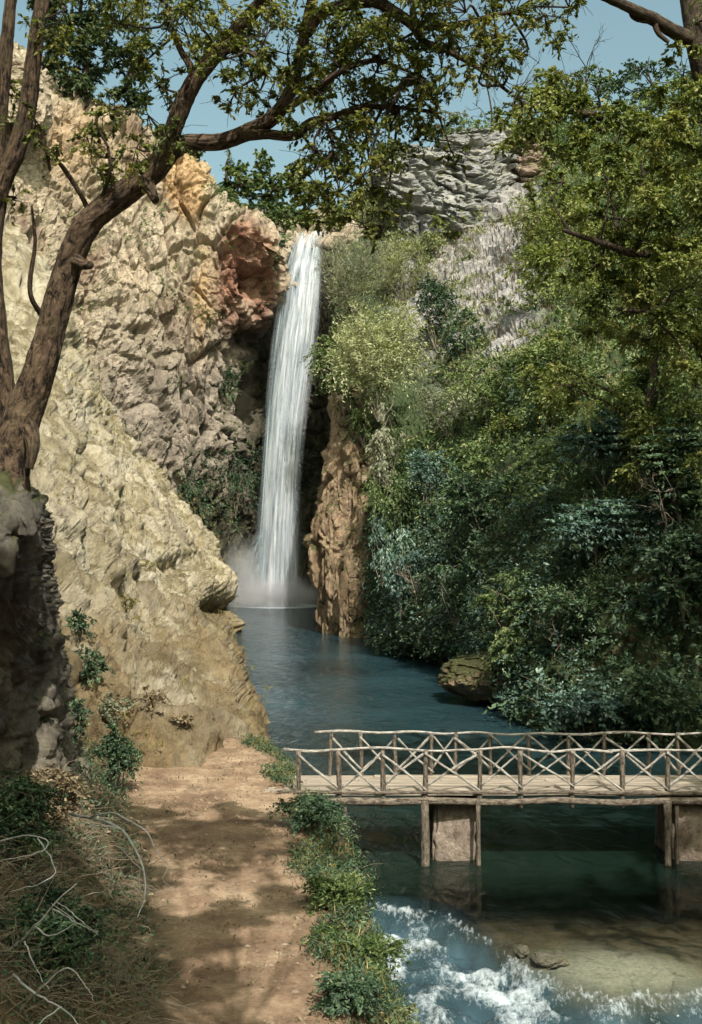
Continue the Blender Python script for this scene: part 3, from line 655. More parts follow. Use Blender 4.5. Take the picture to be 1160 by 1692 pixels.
rock_block('rock_buttress', [(568,1075,84,1.7,3),(562,1000,84,1.5,3),(560,930,84,1.6,3),(564,870,84.2,1.9,3),(572,800,84.6,1.6,3),(572,730,85,1.4,3),(574,670,86,1.1,2.2),(580,640,87,.6,1)], 120, 170, BD, M_brown,
           'tall orange-brown limestone buttress beside the dark cleft of the waterfall', 'rock')
rock_block('rock_shoulder', [(618,1070,82,1.6,3),(620,1000,82,1.6,3),(618,920,82.6,1.7,3),(612,850,83.4,1.8,3),(606,780,84.2,1.6,3),(604,720,85.4,1.0,2)], 110, 130, BD, M_brown,
           'rusty rock shoulder between the buttress and the hanging creeper', 'rock')
rock_block('rock_slab', [(588,1070,79.6,.95,1),(586,1040,79.6,.95,1),(583,980,79.8,.85,.9),(586,930,80.2,.75,.9),(590,890,81.0,.4,.6)], 70, 80, rough_disp(.3, .3, .14, 3, 1.2, .4, (1, 1, .4), crack=.4, crack_sc=1.3, seed=90), M_brown,
           'detached brown rock slab standing in the pool against the buttress', 'rock')
rock_block('rock_ledge', [(850,1150,49,2.2,1.5),(846,1132,48.6,2.7,1.8),(838,1112,48.8,2.6,1.8),(826,1094,49.5,1.9,1.5),(818,1080,50.5,.7,.8)], 90, 50, rough_disp(.9, .5, .2, 3, 1.2, .4, (1, 1, 1), crack=.5, crack_sc=1.2, seed=95), M_brown,
           'brown rock ledge overhanging the dark water beyond the footbridge', 'rock')
RD = rough_disp(1.2, 1.0, .4, 5, 2.0, .8, (1, 1, .55), crack=1.0, crack_sc=2.1, seed=100)
CR = rough_disp(3.0, 1.2, .5, 6, 2.2, .7, (.75, .75, .9), crack=1.5, crack_sc=1.9, seed=120, tilt=.35)
rock_block('crag', [(775,400,116,5.2,4),(775,345,117,4.8,4),(778,290,119,4.6,4),(788,245,121,3.6,3),(795,222,122,1.6,2)], 140, 110, CR, M_grey,
           'layered grey limestone crag below the skyline trees', 'crag')
rock_block('crag', [(690,410,115,2.6,3),(688,360,116,2.4,3),(682,310,117,2.6,3),(672,268,118,2.2,2.6),(665,245,119,1.0,1.2)], 130, 110, CR, M_grey,
           'smaller pale grey crag nearer the waterfall with a gully beside it', 'crag')
rock_block('crag', [(866,350,119,3.0,3),(866,305,119.5,2.9,3),(862,265,120,2.4,2.6),(858,236,121,1.2,1.4)], 120, 100, CR, M_crag_brown,
           'reddish brown rock face joined to the layered grey crag', 'crag')
rock_block('boulder', [(40,215,100,2.0,2),(42,175,100,2.2,2),(42,135,100.5,1.6,1.8),(44,108,101,.7,.8)], 60, 50, rough_disp(.4, .4, .2, 4, 1.5, .5, crack=.5, crack_sc=1.5, seed=130), M_cliff,
           'pale boulder at the cliff top seen between the dark tree stems', 'boulder')

# ------------------------------------------------------------------ rest of the gorge around the camera
def gorge():
    foot = [(-34, 64), (-31, 40), (-24, 20), (-20, 0), (-18, -22), (-4, -34), (14, -36), (30, -26), (36, -4), (36, 14), (40, 30)]
    C = np.array([[[x * (1 + .10 * k) , y - (3.0 * k if y < 0 else 0), -2 + 8.5 * k] for k in range(5)] for x, y in foot])
    Gd = catmull(catmull(C, 110, 0), 50, 1); p = Gd.reshape(-1, 3)
    p = p + unit(np.c_[-p[:, 0], -p[:, 1], p[:, 2] * 0]) * (3.0 * fbm(p / 9, 4, 140) + 1.2 * fbm(p / 3, 3, 142, ridged=True))[:, None]
    tag(link('gorge_wall', np_mesh('gorge_wall', p, grid_faces(110, 50), False), M_hill), 'wooded gorge wall closing the valley around the viewpoint', 'gorge wall', kind='structure')
gorge()

# ------------------------------------------------------------------ waterfall
def fall_mat(name, lo, hi, dens, seedv, edge=0.12):
    m, N, L = new_mat(name)
    out = N.new('ShaderNodeOutputMaterial'); tc = N.new('ShaderNodeTexCoord')
    mp = N.new('ShaderNodeMapping'); mp.inputs['Scale'].default_value = (9, 1.1, 1); mp.inputs['Location'].default_value = (seedv, seedv * .3, 0); L.new(tc.outputs['UV'], mp.inputs[0])
    n1 = noise_node(N, L, mp.outputs[0], 1.0, 5, 0.6, 0.25)
    mp2 = N.new('ShaderNodeMapping'); mp2.inputs['Scale'].default_value = (34, 3.0, 1); L.new(tc.outputs['UV'], mp2.inputs[0])
    n2 = noise_node(N, L, mp2.outputs[0], 1.0, 4, 0.6, 0.2)
    s = N.new('ShaderNodeMath'); s.operation = 'MULTIPLY_ADD'; s.inputs[1].default_value = .5; L.new(n2.outputs[0], s.inputs[0]); L.new(n1.outputs[0], s.inputs[2])
    r = ramp(N, [(0.55, lo), (0.9, hi)]); L.new(s.outputs[0], r.inputs[0])
    d = N.new('ShaderNodeBsdfDiffuse'); L.new(r.outputs[0], d.inputs[0]); t = N.new('ShaderNodeBsdfTranslucent'); L.new(r.outputs[0], t.inputs[0])
    b = N.new('ShaderNodeMixShader'); b.inputs[0].default_value = .4; L.new(d.outputs[0], b.inputs[1]); L.new(t.outputs[0], b.inputs[2])
    tr = N.new('ShaderNodeBsdfTransparent')
    mr = N.new('ShaderNodeMapRange'); mr.inputs[1].default_value = dens[0]; mr.inputs[2].default_value = dens[1]; L.new(s.outputs[0], mr.inputs[0])
    sx = N.new('ShaderNodeSeparateXYZ'); L.new(tc.outputs['UV'], sx.inputs[0])
    pp = N.new('ShaderNodeMath'); pp.operation = 'PINGPONG'; pp.inputs[1].default_value = .5; L.new(sx.outputs[0], pp.inputs[0])
    me_ = N.new('ShaderNodeMapRange'); me_.inputs[1].default_value = 0; me_.inputs[2].default_value = edge; L.new(pp.outputs[0], me_.inputs[0])
    mu = N.new('ShaderNodeMath'); mu.operation = 'MULTIPLY'; L.new(mr.outputs[0], mu.inputs[0]); L.new(me_.outputs[0], mu.inputs[1])
    f = N.new('ShaderNodeMixShader'); L.new(mu.outputs[0], f.inputs[0]); L.new(tr.outputs[0], f.inputs[1]); L.new(b.outputs[0], f.inputs[2])
    L.new(f.outputs[0], out.inputs[0]); return m
M_fall = fall_mat('falling_water', (0.38, 0.50, 0.64), (0.80, 0.84, 0.90), (0.36, 0.86), 1.0, .3)
M_fall2 = fall_mat('falling_water_strands', (0.46, 0.56, 0.68), (0.88, 0.90, 0.94), (0.60, 1.0), 4.0, .25)
M_veil = fall_mat('thin_water_veil', (0.32, 0.46, 0.56), (0.66, 0.76, 0.82), (0.6, 1.15), 8.0, .4)
wf = empty('waterfall', P(465, 1000, 113)); tag(wf, 'tall silky white waterfall plunging from the cliff lip into the pool', 'waterfall')
def curtain(name, left, right, bulge, mat, seed, dd=0.0):
    Lc = catmull(np.array([P(*q) for q in left]), 160); Rc = catmull(np.array([P(*q) for q in right]), 160)
    nu = 60; u = np.linspace(0, 1, nu)
    Gd = Lc[:, None] * (1 - u)[None, :, None] + Rc[:, None] * u[None, :, None]
    vv = np.linspace(0, 1, 160)
    Gd[..., 1] -= bulge * np.sin(u * math.pi)[None] * (0.4 + vv[:, None]) + dd
    rip = noise(np.stack([np.tile(u * 9, 160), np.repeat(vv * 2.2, nu), np.full(160 * nu, seed * 3.3)], 1), seed).reshape(160, nu)
    Gd[..., 1] += rip * .55
    uv = np.stack([np.tile(u, 160), np.repeat(vv * 5, nu)], 1)
    me = np_mesh(name, Gd.reshape(-1, 3), grid_faces(160, nu), True, uv=uv); return link(name, me, mat, wf)
TOPL = [(497,388,119),(492,392,116.5),(482,412,115.3),(470,450,114.8),(460,510,114.4),(449,590,114),(440,690,113.6),(432,800,113.3),(426,900,113.1),(421,1004,113)]
TOPR = [(540,386,119),(537,390,116.5),(536,410,115.4),(534,450,114.9),(531,510,114.5),(523,590,114.1),(509,690,113.7),(500,800,113.4),(497,900,113.2),(500,1004,113)]
curtain('curtain', TOPL, TOPR, .9, M_fall, 1)
curtain('curtain', TOPL, TOPR, 1.2, M_fall2, 2, .5)
mid = lambda a, b, t: [tuple(np.array(p) * (1 - t) + np.array(q) * t) for p, q in zip(a, b)]
curtain('strand', mid(TOPL, TOPR, .38), mid(TOPL, TOPR, .97), .8, M_fall2, 3, 1.0)
curtain('strand', mid(TOPL, TOPR, -.06), mid(TOPL, TOPR, .3), .5, M_veil, 5, .8)
curtain('veil', [(432,872,113),(415,890,112.8),(402,925,112.6),(398,960,112.5),(396,1004,112.4)], [(455,870,112.8),(448,895,112.6),(442,925,112.4),(440,960,112.3),(440,1004,112.2)], .4, M_veil, 6)
def mist_mat(den):
    m, N, L = new_mat('spray_mist')
    out = N.new('ShaderNodeOutputMaterial'); tc = N.new('ShaderNodeTexCoord')
    ln = N.new('ShaderNodeVectorMath'); ln.operation = 'LENGTH'; L.new(tc.outputs['Object'], ln.inputs[0])
    mr = N.new('ShaderNodeMapRange'); mr.inputs[1].default_value = 1.0; mr.inputs[2].default_value = 0.0; mr.inputs[3].default_value = 0; mr.inputs[4].default_value = 1; L.new(ln.outputs['Value'], mr.inputs[0])
    pw = N.new('ShaderNodeMath'); pw.operation = 'POWER'; pw.inputs[1].default_value = 2.2; L.new(mr.outputs[0], pw.inputs[0])
    nz = noise_node(N, L, tc.outputs['Object'], 2.2, 4, .6); mm = N.new('ShaderNodeMapRange'); mm.inputs[1].default_value = .3; mm.inputs[2].default_value = .7; mm.inputs[3].default_value = .3 * den; mm.inputs[4].default_value = 1.6 * den; L.new(nz.outputs[0], mm.inputs[0])
    mx = N.new('ShaderNodeMath'); mx.operation = 'MULTIPLY'; L.new(pw.outputs[0], mx.inputs[0]); L.new(mm.outputs[0], mx.inputs[1])
    v = N.new('ShaderNodeVolumePrincipled'); v.inputs['Color'].default_value = (.95, .96, 1, 1); v.inputs['Anisotropy'].default_value = .2
    L.new(mx.outputs[0], v.inputs['Density']); L.new(v.outputs[0], out.inputs['Volume']); return m
def mist(px, py, d, rx, ry, rz, den):
    import bmesh
    bm = bmesh.new(); bmesh.ops.create_icosphere(bm, subdivisions=3, radius=1)
    me = bpy.data.meshes.new('mist'); bm.to_mesh(me); bm.free()
    o = link('mist', me, mist_mat(den)); o.location = P(px, py, d); o.scale = (rx, ry, rz); o.parent = wf
    o.matrix_parent_inverse = wf.matrix_world.inverted()
mist(452, 985, 111.5, 6.4, 3.6, 2.8, 3.0)
mist(402, 965, 112, 3.4, 2.4, 6.0, 1.6)
mist(462, 900, 112, 3.4, 2.2, 8.0, .55)

# ------------------------------------------------------------------ footbridge
br = empty('footbridge', (-1.3, 26, 1.6)); tag(br, 'rustic wooden footbridge with crossed pole railings over the stream', 'footbridge')
YN, YF, ZD = 25.0, 26.9, 1.6
def wx(px, y): return (px - CX) / F_PX * y
def wavy(a, b, n, amp, seed):
    t = np.linspace(0, 1, n)[:, None]; p = np.array(a) * (1 - t) + np.array(b) * t
    L_ = np.linalg.norm(np.array(b) - np.array(a)); s = np.arange(n)
    p[:, 2] += amp * noise(np.stack([t[:, 0] * L_ * .7, s * 0 + seed, s * 0], 1), seed); p[:, 1] += amp * .6 * noise(np.stack([t[:, 0] * L_ * .7, s * 0 + seed + 7, s * 0], 1), seed + 1)
    return p
sd = 0
def pole(name, a, b, r, mat, amp=.03, n=10, sides=9, parent=None):
    global sd; sd += 1
    n = n or 10
    rr = r * (1 + .12 * np.sin(np.linspace(0, 5 + sd % 3, n) + sd))
    return Tubes().add(wavy(a, b, n, amp, sd), rr, sides, .14, sd).build(name, mat, parent or br)
near_px = [495, 561, 633, 704, 794, 862, 945, 1030, 1102]
far_px = [546, 596, 654, 714, 752, 812, 873, 940, 999, 1070, 1121]
xn = [wx(p, YN) for p in near_px] + [8.3, 9.4, 10.5, 11.6]
xf = [wx(p, YF) for p in far_px] + [8.95, 9.8, 10.7, 11.6]
ZR = ZD + 1.03
for y, xs, x0, off in ((YN, xn, -1.55, 0), (YF, xf, -.9, .035)):
    rg = empty('railing', (x0, y, ZD)); rg.parent = br; rg.matrix_parent_inverse = br.matrix_world.inverted()
    pole('handrail', (x0, y, ZR + off), (6.0, y, ZR + off - .03), .031, M_pole, .18, 40, parent=rg)
    pole('handrail', (5.9, y + .03, ZR + off - .045), (12.2, y, ZR + off + .02), .031, M_pole, .17, 40, parent=rg)
    for i, x in enumerate(xs):
        pole('post', (x + random.uniform(-.03, .03), y, ZD - (.32 if y == YN else .1)), (x + random.uniform(-.04, .04), y, ZR + off - .02), .056 if y == YN else .048, M_post, .09, parent=rg)
    for i in range(len(xs) - 1):
        a, b = xs[i], xs[i + 1]
        pole('brace', (a + random.uniform(-.04, .06), y - .055, ZR + off - random.uniform(.04, .14)), (b + random.uniform(-.06, .04), y - .055, ZD + random.uniform(.04, .2)), random.uniform(.022, .033), M_pole, .12, parent=rg)
        if i: pole('brace', (a + random.uniform(-.04, .06), y + .055, ZD + random.uniform(.04, .2)), (b + random.uniform(-.06, .04), y + .055, ZR + off - random.uniform(.04, .14)), random.uniform(.02, .031), M_pole, .12, parent=rg)
# deck: long boards with staggered joints on two log beams
def box_mesh(name, sx, sy, sz, bev=.012):
    import bmesh
    bm = bmesh.new(); bmesh.ops.create_cube(bm, size=1)
    for v in bm.verts: v.co.x *= sx; v.co.y *= sy; v.co.z *= sz
    bmesh.ops.bevel(bm, geom=bm.edges[:], offset=bev, segments=1, affect='EDGES')
    me = bpy.data.meshes.new(name); bm.to_mesh(me); bm.free(); me.materials.append(M_deck); return me
M_deck = rock_mat('worn_deck_board', [(0.3, (0.15, 0.125, 0.10)), (0.5, (0.31, 0.265, 0.215)), (0.7, (0.50, 0.44, 0.37))], 1.6, (.25, 2.5, 2.5), 5, 0.5, bdist=.02, speck=.35)
bmeshes = [box_mesh('board', l, .205, .055) for l in (2.0, 2.5, 3.0)]
dk = empty('deck', (-1.3, 26, ZD)); dk.parent = br; dk.matrix_parent_inverse = br.matrix_world.inverted()
for k in range(9):
    y = YN + .06 + .105 + k * .212; x = -1.9 - random.random() * .6; 
    while x < 11.8:
        i = random.randrange(3); l = (2.0, 2.5, 3.0)[i]
        o = bpy.data.objects.new('board', bmeshes[i]); COL.objects.link(o); o.parent = dk; o.matrix_parent_inverse = dk.matrix_world.inverted()
        o.location = (x + l / 2, y, ZD - .03 + random.uniform(-.012, .012)); o.rotation_euler = (random.uniform(-.03, .03), random.uniform(-.004, .004), 0); x += l + .012
for y in (YN - .02, YF + .02): pole('beam', (-1.7, y, ZD - .17), (12, y, ZD - .17), .085, M_post, .07, 40, 12)
pole('beam', (-1.7, YN - .06, ZD + .05), (12, YN - .06, ZD + .04), .045, M_post, .05, 40, 10)
def leg(px, y, z1, r=.085): return pole('support_post', (wx(px, y) + .02, y, z1), (wx(px, y), y, ZD - .12), r, M_post, .04)
leg(570, YN, -.4, .05); leg(702, YN - .1, -1.2, .095); leg(790, YN - .1, -1.2, .055); leg(1103, YN - .1, -1.2, .085); leg(1118, YN, -1.2, .05); leg(704, YF - .1, -1.2); leg(1105, YF - .1, -1.2)
def pier(px0, px1):
    import bmesh
    x0, x1 = wx(px0, YN + .3), wx(px1, YN + .3)
    bm = bmesh.new(); bmesh.ops.create_cube(bm, size=1)
    for v in bm.verts: v.co = Vector(((x0 + x1) / 2 + v.co.x * (x1 - x0), 26.0 + v.co.y * 1.5, .1 + v.co.z * 2.6))
    bmesh.ops.bevel(bm, geom=bm.edges[:], offset=.06, segments=2, affect='EDGES'); bmesh.ops.subdivide_edges(bm, edges=bm.edges[:], cuts=14, use_grid_fill=True)
    bm.normal_update(); co = np.array([v.co[:] for v in bm.verts]); nn = fbm(co * 1.6, 4, 33) * .3 + fbm(co * 5, 4, 35, ridged=True) * .09
    for v, k in zip(bm.verts, nn): v.co += v.normal * float(k)
    me = bpy.data.meshes.new('pier'); bm.to_mesh(me); bm.free()
    for p_ in me.polygons: p_.use_smooth = True
    return link('pier', me, M_pier, br)
pier(716, 784); pier(1112, 1230)

# ------------------------------------------------------------------ trees and shrubs
def shrub(label, cat, base, wid, hgt, mat, n, leaf=(.16, .07), group=None, name='shrub', clumps=14, flat=0.0, droop=.3, stems=6, twig=M_twig, lift=.5, shell=.45, lean=(0, 0), r=None, taper=0.0, up=0.0, depth=.8):
    """wid, hgt in metres; crown of uneven clumps on thin stems"""
    r = r or rng
    base = np.asarray(base, float); e = empty(name, base - [0, 0, .15]); tag(e, label, cat, group)
    cs, rs = [], []
    for k in range(clumps):
        v = unit(r.normal(size=3)); rad = r.random() ** .45
        h = .5 + .5 * v[2] * rad
        s = (1 - taper * h)
        c = base + np.array([v[0] * rad * wid * .42 * s + lean[0] * h, v[1] * rad * wid * depth * .42 * s + lean[1] * h, hgt * (lift * .3 + (1 - lift * .3) * h * .88)])
        cs.append(c); q = (.16 + .13 * r.random()); rs.append((q * wid * (1 - .5 * taper * h), q * wid * (1 - .5 * taper * h), min(q * hgt, q * wid * 1.3)))
    vol = np.array([a[0] * a[1] + a[0] * a[2] for a in rs]); cnt = n * vol / vol.sum()
    C, A, Nn, T = clump_leaves(cs, rs, cnt, flat, droop, shell, r=r)
    if up: A[:, 2] += up
    link('foliage', leaf_mesh('foliage', C, A, Nn, leaf[0] * (.7 + .6 * r.random(len(C))), leaf[1] * (.7 + .6 * r.random(len(C))), T), mat, e)
    t = Tubes(); rb = max(.018, .006 * hgt + .01)
    for k in range(min(stems, clumps)):
        c = cs[k]; m1 = base + (c - base) * .5 + r.normal(size=3) * .06 * wid
        t.add(catmull(np.array([base - [0, 0, .3], m1, c]), 7), np.linspace(rb, rb * .35, 7), 4, cap=False)
        for _ in range(2):
            c2 = c + r.normal(size=3) * np.array(rs[k]) * .8; t.add(np.array([m1 * .4 + c * .6, (c + c2) / 2 + r.normal(size=3) * .05, c2]), [rb * .5, rb * .35, rb * .15], 3, cap=False)
    t.build('stems', twig, e); return e

def mper(d): return d / F_PX
def sh(px, py, wpx, hpx, label, mat, n, which='hill', pull=0.0, cat='shrub', **kw):
    b = surf(px, py, which); b = b + np.array([0, -pull, 0]); m = b[1] / F_PX
    return shrub(label, cat, b, wpx * m, hpx * m, mat, n, **kw)

def tree(label, base, hgt, crowns, mat, n, leaf=(.2, .09), trunk_r=.25, bark=M_bark_dark, name='tree', group=None, lean=(0, 0), r=None, cat='tree', flat=0.0, droop=.3, limb_k=.45, per=7, shell=.4):
    """crowns: list of (offset xyz, radius xyz) lobes around which limbs and leaf clumps are grown"""
    r = r or rng; base = np.asarray(base, float)
    e = empty(name, base); tag(e, label, cat, group)
    topz = hgt
    tp = [base - [0, 0, .5]] + [base + np.array([lean[0] * s ** 1.5 + r.normal() * .02 * hgt, lean[1] * s ** 1.5 + r.normal() * .02 * hgt, hgt * s]) for s in (.15, .35, .55, .75, .92)]
    tp = catmull(np.array(tp), 26); Tubes().add(tp, np.linspace(trunk_r * 1.25, trunk_r * .2, 26), 9, .2, int(r.integers(99))).build('trunk', bark, e)
    cs, rs = [], []; tw = Tubes()
    for (o, rad) in crowns:
        o = base + np.array(o, float); rad = np.array(rad, float)
        near = tp[np.argmin(np.linalg.norm(tp - (o - [0, 0, rad[2] * .6]), axis=1) + 2.0 * (tp[:, 2] > o[2]))]
        if np.linalg.norm(near - o) > .4:
            lp = catmull(np.array([near, near * .55 + o * .45 + r.normal(size=3) * rad * .12 + [0, 0, .1 * rad[2]], o]), 10)
            Tubes().add(lp, np.linspace(trunk_r * limb_k, trunk_r * limb_k * .27, 10), 6, .15, int(r.integers(99))).build('limb', bark, e)
        for k in range(per):
            v = unit(r.normal(size=3)); c = o + v * rad * r.random() ** .5 * .8; cs.append(c); rs.append(rad * (.28 + .22 * r.random()))
            tw.add(np.array([o, (o + c) / 2 + r.normal(size=3) * rad * .08, c]), [trunk_r * limb_k * .29, trunk_r * limb_k * .2, trunk_r * limb_k * .09], 4, cap=False)
    tw.build('twigs', bark, e)
    vol = np.array([a[0] * a[2] for a in rs]); C, A, Nn, T = clump_leaves(cs, rs, n * vol / vol.sum(), flat, droop, shell, r=r)
    link('crown', leaf_mesh('crown', C, A, Nn, leaf[0] * (.7 + .6 * r.random(len(C))), leaf[1] * (.7 + .6 * r.random(len(C))), T), mat, e)
    return e

# --- leaning foreground tree
ft = empty('leaning_tree', P(20, 850, 14)); tag(ft, 'large leaning tree with forked brown trunk arching over the gorge', 'tree')
def limb(name, pts, rpx, mat=M_bark, sides=14, wob=.22, n=None, parent=ft, seed=1):
    W_ = np.array([P(a, b, d) for a, b, d in pts]); R_ = np.array([q * p[2] / F_PX for q, p in zip(rpx, pts)])
    n = n or len(pts) * 9
    return Tubes().add(catmull(W_, n), catmull(R_, n), sides, wob, seed).build(name, mat, parent)
limb('trunk', [(4,900,14.7),(12,840,14.2),(22,740,14),(48,660,14),(72,590,13.9),(98,490,13.8),(122,415,13.7),(150,365,13.6),(205,320,13.5),(250,285,13.4),(278,250,13.3),(292,232,13.3)], [40,36,30,27,24,21.5,21,20.5,20,19,18,15], sides=44, n=240, wob=.24)
limb('limb', [(276,255,13.3),(284,222,13.2),(305,165,13.1),(332,118,13),(365,82,12.9),(405,35,12.8),(450,-15,12.7),(520,-90,12.5),(590,-190,12.4)], [17,15,14.5,14,13,12,10,8,5], seed=2, n=70)
limb('limb', [(284,248,13.35),(312,236,13.3),(365,234,13.2),(418,214,13.1),(455,190,13),(480,150,13),(495,100,12.9),(506,48,12.8),(516,0,12.7),(540,-70,12.6)], [16,14,13,13,12,10,9,9,8,6], seed=3, n=80)
limb('branch', [(400,224,13.1),(440,222,13),(485,224,12.9),(512,204,12.8),(548,194,12.7),(600,178,12.6),(660,176,12.5)], [10,8,8,8,6,5,3], seed=4)
limb('branch', [(505,55,12.8),(530,22,12.7),(575,8,12.6),(622,4,12.5),(655,22,12.4),(682,42,12.3),(700,68,12.2),(735,82,12.2),(790,112,12.1),(840,152,12.0)], [11,10,9,9,9,8,6,5,4,2.5], seed=5)
limb('branch', [(680,40,12.3),(720,44,12.2),(760,40,12.1),(800,30,12),(850,18,11.9)], [7,6,5,4,2.5], seed=6)
limb('branch', [(690,42,12.3),(682,18,12.4),(700,-10,12.4),(720,-50,12.5)], [6,5,5,3], seed=7)
limb('branch', [(320,125,13),(312,105,13),(298,82,13),(285,50,13),(280,10,13)], [7,6,5,4,2], seed=8)
limb('branch', [(345,105,12.9),(372,85,12.7),(400,82,12.6),(425,95,12.4),(440,120,12.3)], [7,6,5,4,2], seed=9)
limb('branch', [(470,180,13),(520,150,12.6),(560,120,12.4),(620,100,12.2),(680,120,12)], [7,6,5,4,2], seed=10)
limb('branch', [(150,362,13.6),(138,330,13.5),(110,285,13.3),(92,262,13.1),(70,235,13)], [5,4,4,3,2], seed=11)
limb('branch', [(160,350,13.6),(172,318,13.4),(182,280,13.2),(178,240,13.1)], [5,4,3,2], seed=12)
limb('branch', [(68,520,13.9),(52,492,13.7),(50,460,13.6),(58,400,13.5),(52,340,13.4)], [5,4,4,3,2], seed=13)
limb('stub', [(238,292,13.4),(250,315,13.2),(257,332,13.1)], [12,9,6], seed=14, wob=.3)
limb('stub', [(120,425,13.7),(136,436,13.5),(149,438,13.4)], [11,9,7], seed=15, wob=.3)
limb('stub', [(30,690,14),(48,712,13.9),(54,740,13.8),(48,775,13.8)], [20,15,10,6], seed=16, wob=.35)
limb('branch', [(450,-15,12.7),(520,-130,11.6),(590,-240,10.4),(640,-380,9.2)], [10,8,6,3], seed=21)
limb('branch', [(440,-10,12.7),(410,-150,11.5),(400,-260,10.8),(420,-400,10)], [9,7,5,3], seed=22)
limb('branch', [(12,700,14.1),(4,620,14),(-6,540,13.9),(-14,420,13.8),(0,315,13.7),(26,250,13.6),(46,175,13.5),(54,110,13.4),(62,50,13.3),(74,-20,13.2),(85,-120,13.1)], [20,18,17,16,15,15,14,13,12,11,7], seed=17, n=80)
limb('branch', [(0,330,13.75),(-4,250,13.6),(2,180,13.5),(8,110,13.4),(14,40,13.3),(22,-40,13.2)], [14,12,11,11,10,8], seed=18)
FOL = [ # px, py, d, radius px, leaves
 (200,40,13,60,900),(260,25,13,55,900),(310,60,13.2,50,700),(230,110,13.3,45,600),(190,180,13.4,40,450),(245,190,13.3,45,700),(180,262,13,38,700),(150,245,13,30,400),(225,245,12.9,35,500),(260,140,13.1,40,500),
 (300,20,12.8,45,600),(355,45,12.8,40,600),(365,100,12.6,36,500),(410,110,12.4,45,800),(440,60,12.4,50,900),(475,90,12.6,50,1000),(430,150,12.4,40,700),(390,150,12.3,32,400),(455,130,12.7,40,700),
 (540,80,12.4,60,1300),(560,130,12.4,55,1300),(520,150,12.6,45,900),(590,60,12.3,60,1300),(620,120,12.2,60,1400),(655,80,12.1,50,1000),(650,160,12,50,1100),(690,180,12,40,700),(600,180,12.4,50,1000),(640,40,12.2,50,900),(560,30,12.4,50,900),(690,130,12,40,700),
 (540,215,12.6,45,800),(580,240,12.5,48,900),(540,270,12.5,45,800),(600,290,12.4,48,900),(560,320,12.4,44,800),(620,330,12.3,38,600),(600,370,12.3,34,450),(545,345,12.4,34,400),(640,250,12.2,40,600),(630,380,12.2,20,200),(510,290,12.5,30,350),
 (720,40,12,50,900),(770,20,12,55,900),(760,80,12,45,700),(820,60,11.9,50,800),(850,20,11.9,55,800),(800,110,12,35,450),(730,110,12.1,35,500),(700,10,12.2,45,700),(900,25,11.8,45,550),(830,125,12,28,260),(745,250,12,26,300),(730,215,12,22,220),(715,165,12,28,350),(860,90,11.9,28,260),(940,12,11.8,36,350),
 (30,150,13,26,250),(20,330,13.3,30,260),(90,60,13,30,260),(60,200,13,26,260),(110,15,13,40,450),(75,250,12.9,26,250),
 (330,-60,12.8,70,600),(480,-60,12.5,80,800),(640,-60,12.3,80,800),(780,-70,12,80,800),(200,-60,13,70,500),(920,-60,11.8,70,500)]
r1 = np.random.default_rng(11)
cs, rs, ct = [], [], []
tw = Tubes()
allb = np.concatenate([np.array([v.co[:] for v in o.data.vertices])[::23] for o in ft.children if o.name.startswith(('branch', 'limb'))])
for (a, b, d, rp, k) in FOL:
    c0 = P(a, b, d + r1.normal() * .5); rm = rp * d / F_PX
    src = allb[np.argmin(np.linalg.norm(allb - c0, axis=1))]
    tw.add(catmull(np.array([src, (src + c0) / 2 + r1.normal(size=3) * .08, c0]), 6), np.linspace(.018, .009, 6), 5, cap=False)
    m = 7
    for _ in range(m):
        c = c0 + r1.normal(size=3) * rm * np.array([.65, 1.0, .6]); cs.append(c); rs.append(np.array([1, 1, .85]) * rm * (.42 + .38 * r1.random())); ct.append(k * (.98 if b > -20 else 1.5) / m)
        tw.add(np.array([c0, (c0 + c) / 2 + r1.normal(size=3) * .04, c]), [.008, .006, .003], 3, cap=False)
        for _ in range(3):
            c2 = c + r1.normal(size=3) * rs[-1] * .8; tw.add(np.array([c, (c + c2) / 2 + [0, 0, .02], c2 - [0, 0, .04]]), [.004, .003, .002], 3, cap=False)
tw.build('twigs', M_bark_dark, ft)
C, A, Nn, T = clump_leaves(cs, rs, ct, 0, .45, .05, r=r1)
link('crown', leaf_mesh('crown', C, A, Nn, .060 * (.6 + .8 * r1.random(len(C))), .029 * (.7 + .6 * r1.random(len(C))), T), M_oak, ft)

# --- trees on the cliff top and above the falls
rt = np.random.default_rng(5)
def cliff_tree(px, py, d, hpx, wpx, label, mat, n, **kw):
    m = d / F_PX; H = hpx * m; Wd = wpx * m; b = P(px, py, d)
    cr = [((rt.normal() * Wd * .12, rt.normal() * Wd * .12, H * f), (Wd * s, Wd * s, H * .16)) for f, s in ((.12, .38), (.22, .40), (.35, .40), (.5, .42), (.65, .38), (.8, .28), (.93, .16))]
    cr += [((math.cos(a) * Wd * .32, math.sin(a) * Wd * .32, H * (.4 + .3 * rt.random())), (Wd * .22, Wd * .22, H * .12)) for a in rt.random(4) * 6.28]
    return tree(label, b, H, cr, mat, n, r=rt, trunk_r=.02 * H + .05, **kw)
PN = dict(leaf=(.6, .17), name='pine_tree', shell=.2)
cliff_tree(140, 175, 112, 240, 130, 'dark green pine on the cliff top beside the dark tree stems', M_pine, 11000, **PN)
cliff_tree(215, 215, 114, 190, 100, 'shorter pine at the cliff edge behind the leaning tree', M_pine, 8000, **PN)
cliff_tree(85, 130, 118, 200, 90, 'slim pine rising highest behind the pale cliff boulder', M_pine, 6000, **PN)
cliff_tree(395, 385, 122, 120, 85, 'round green tree at the cliff edge near the red overhang', M_mid, 8000, leaf=(.46, .2), name='tree')
cliff_tree(445, 392, 126, 140, 100, 'leafy green tree above the lip of the waterfall', M_mid, 9000, leaf=(.46, .2), name='tree')
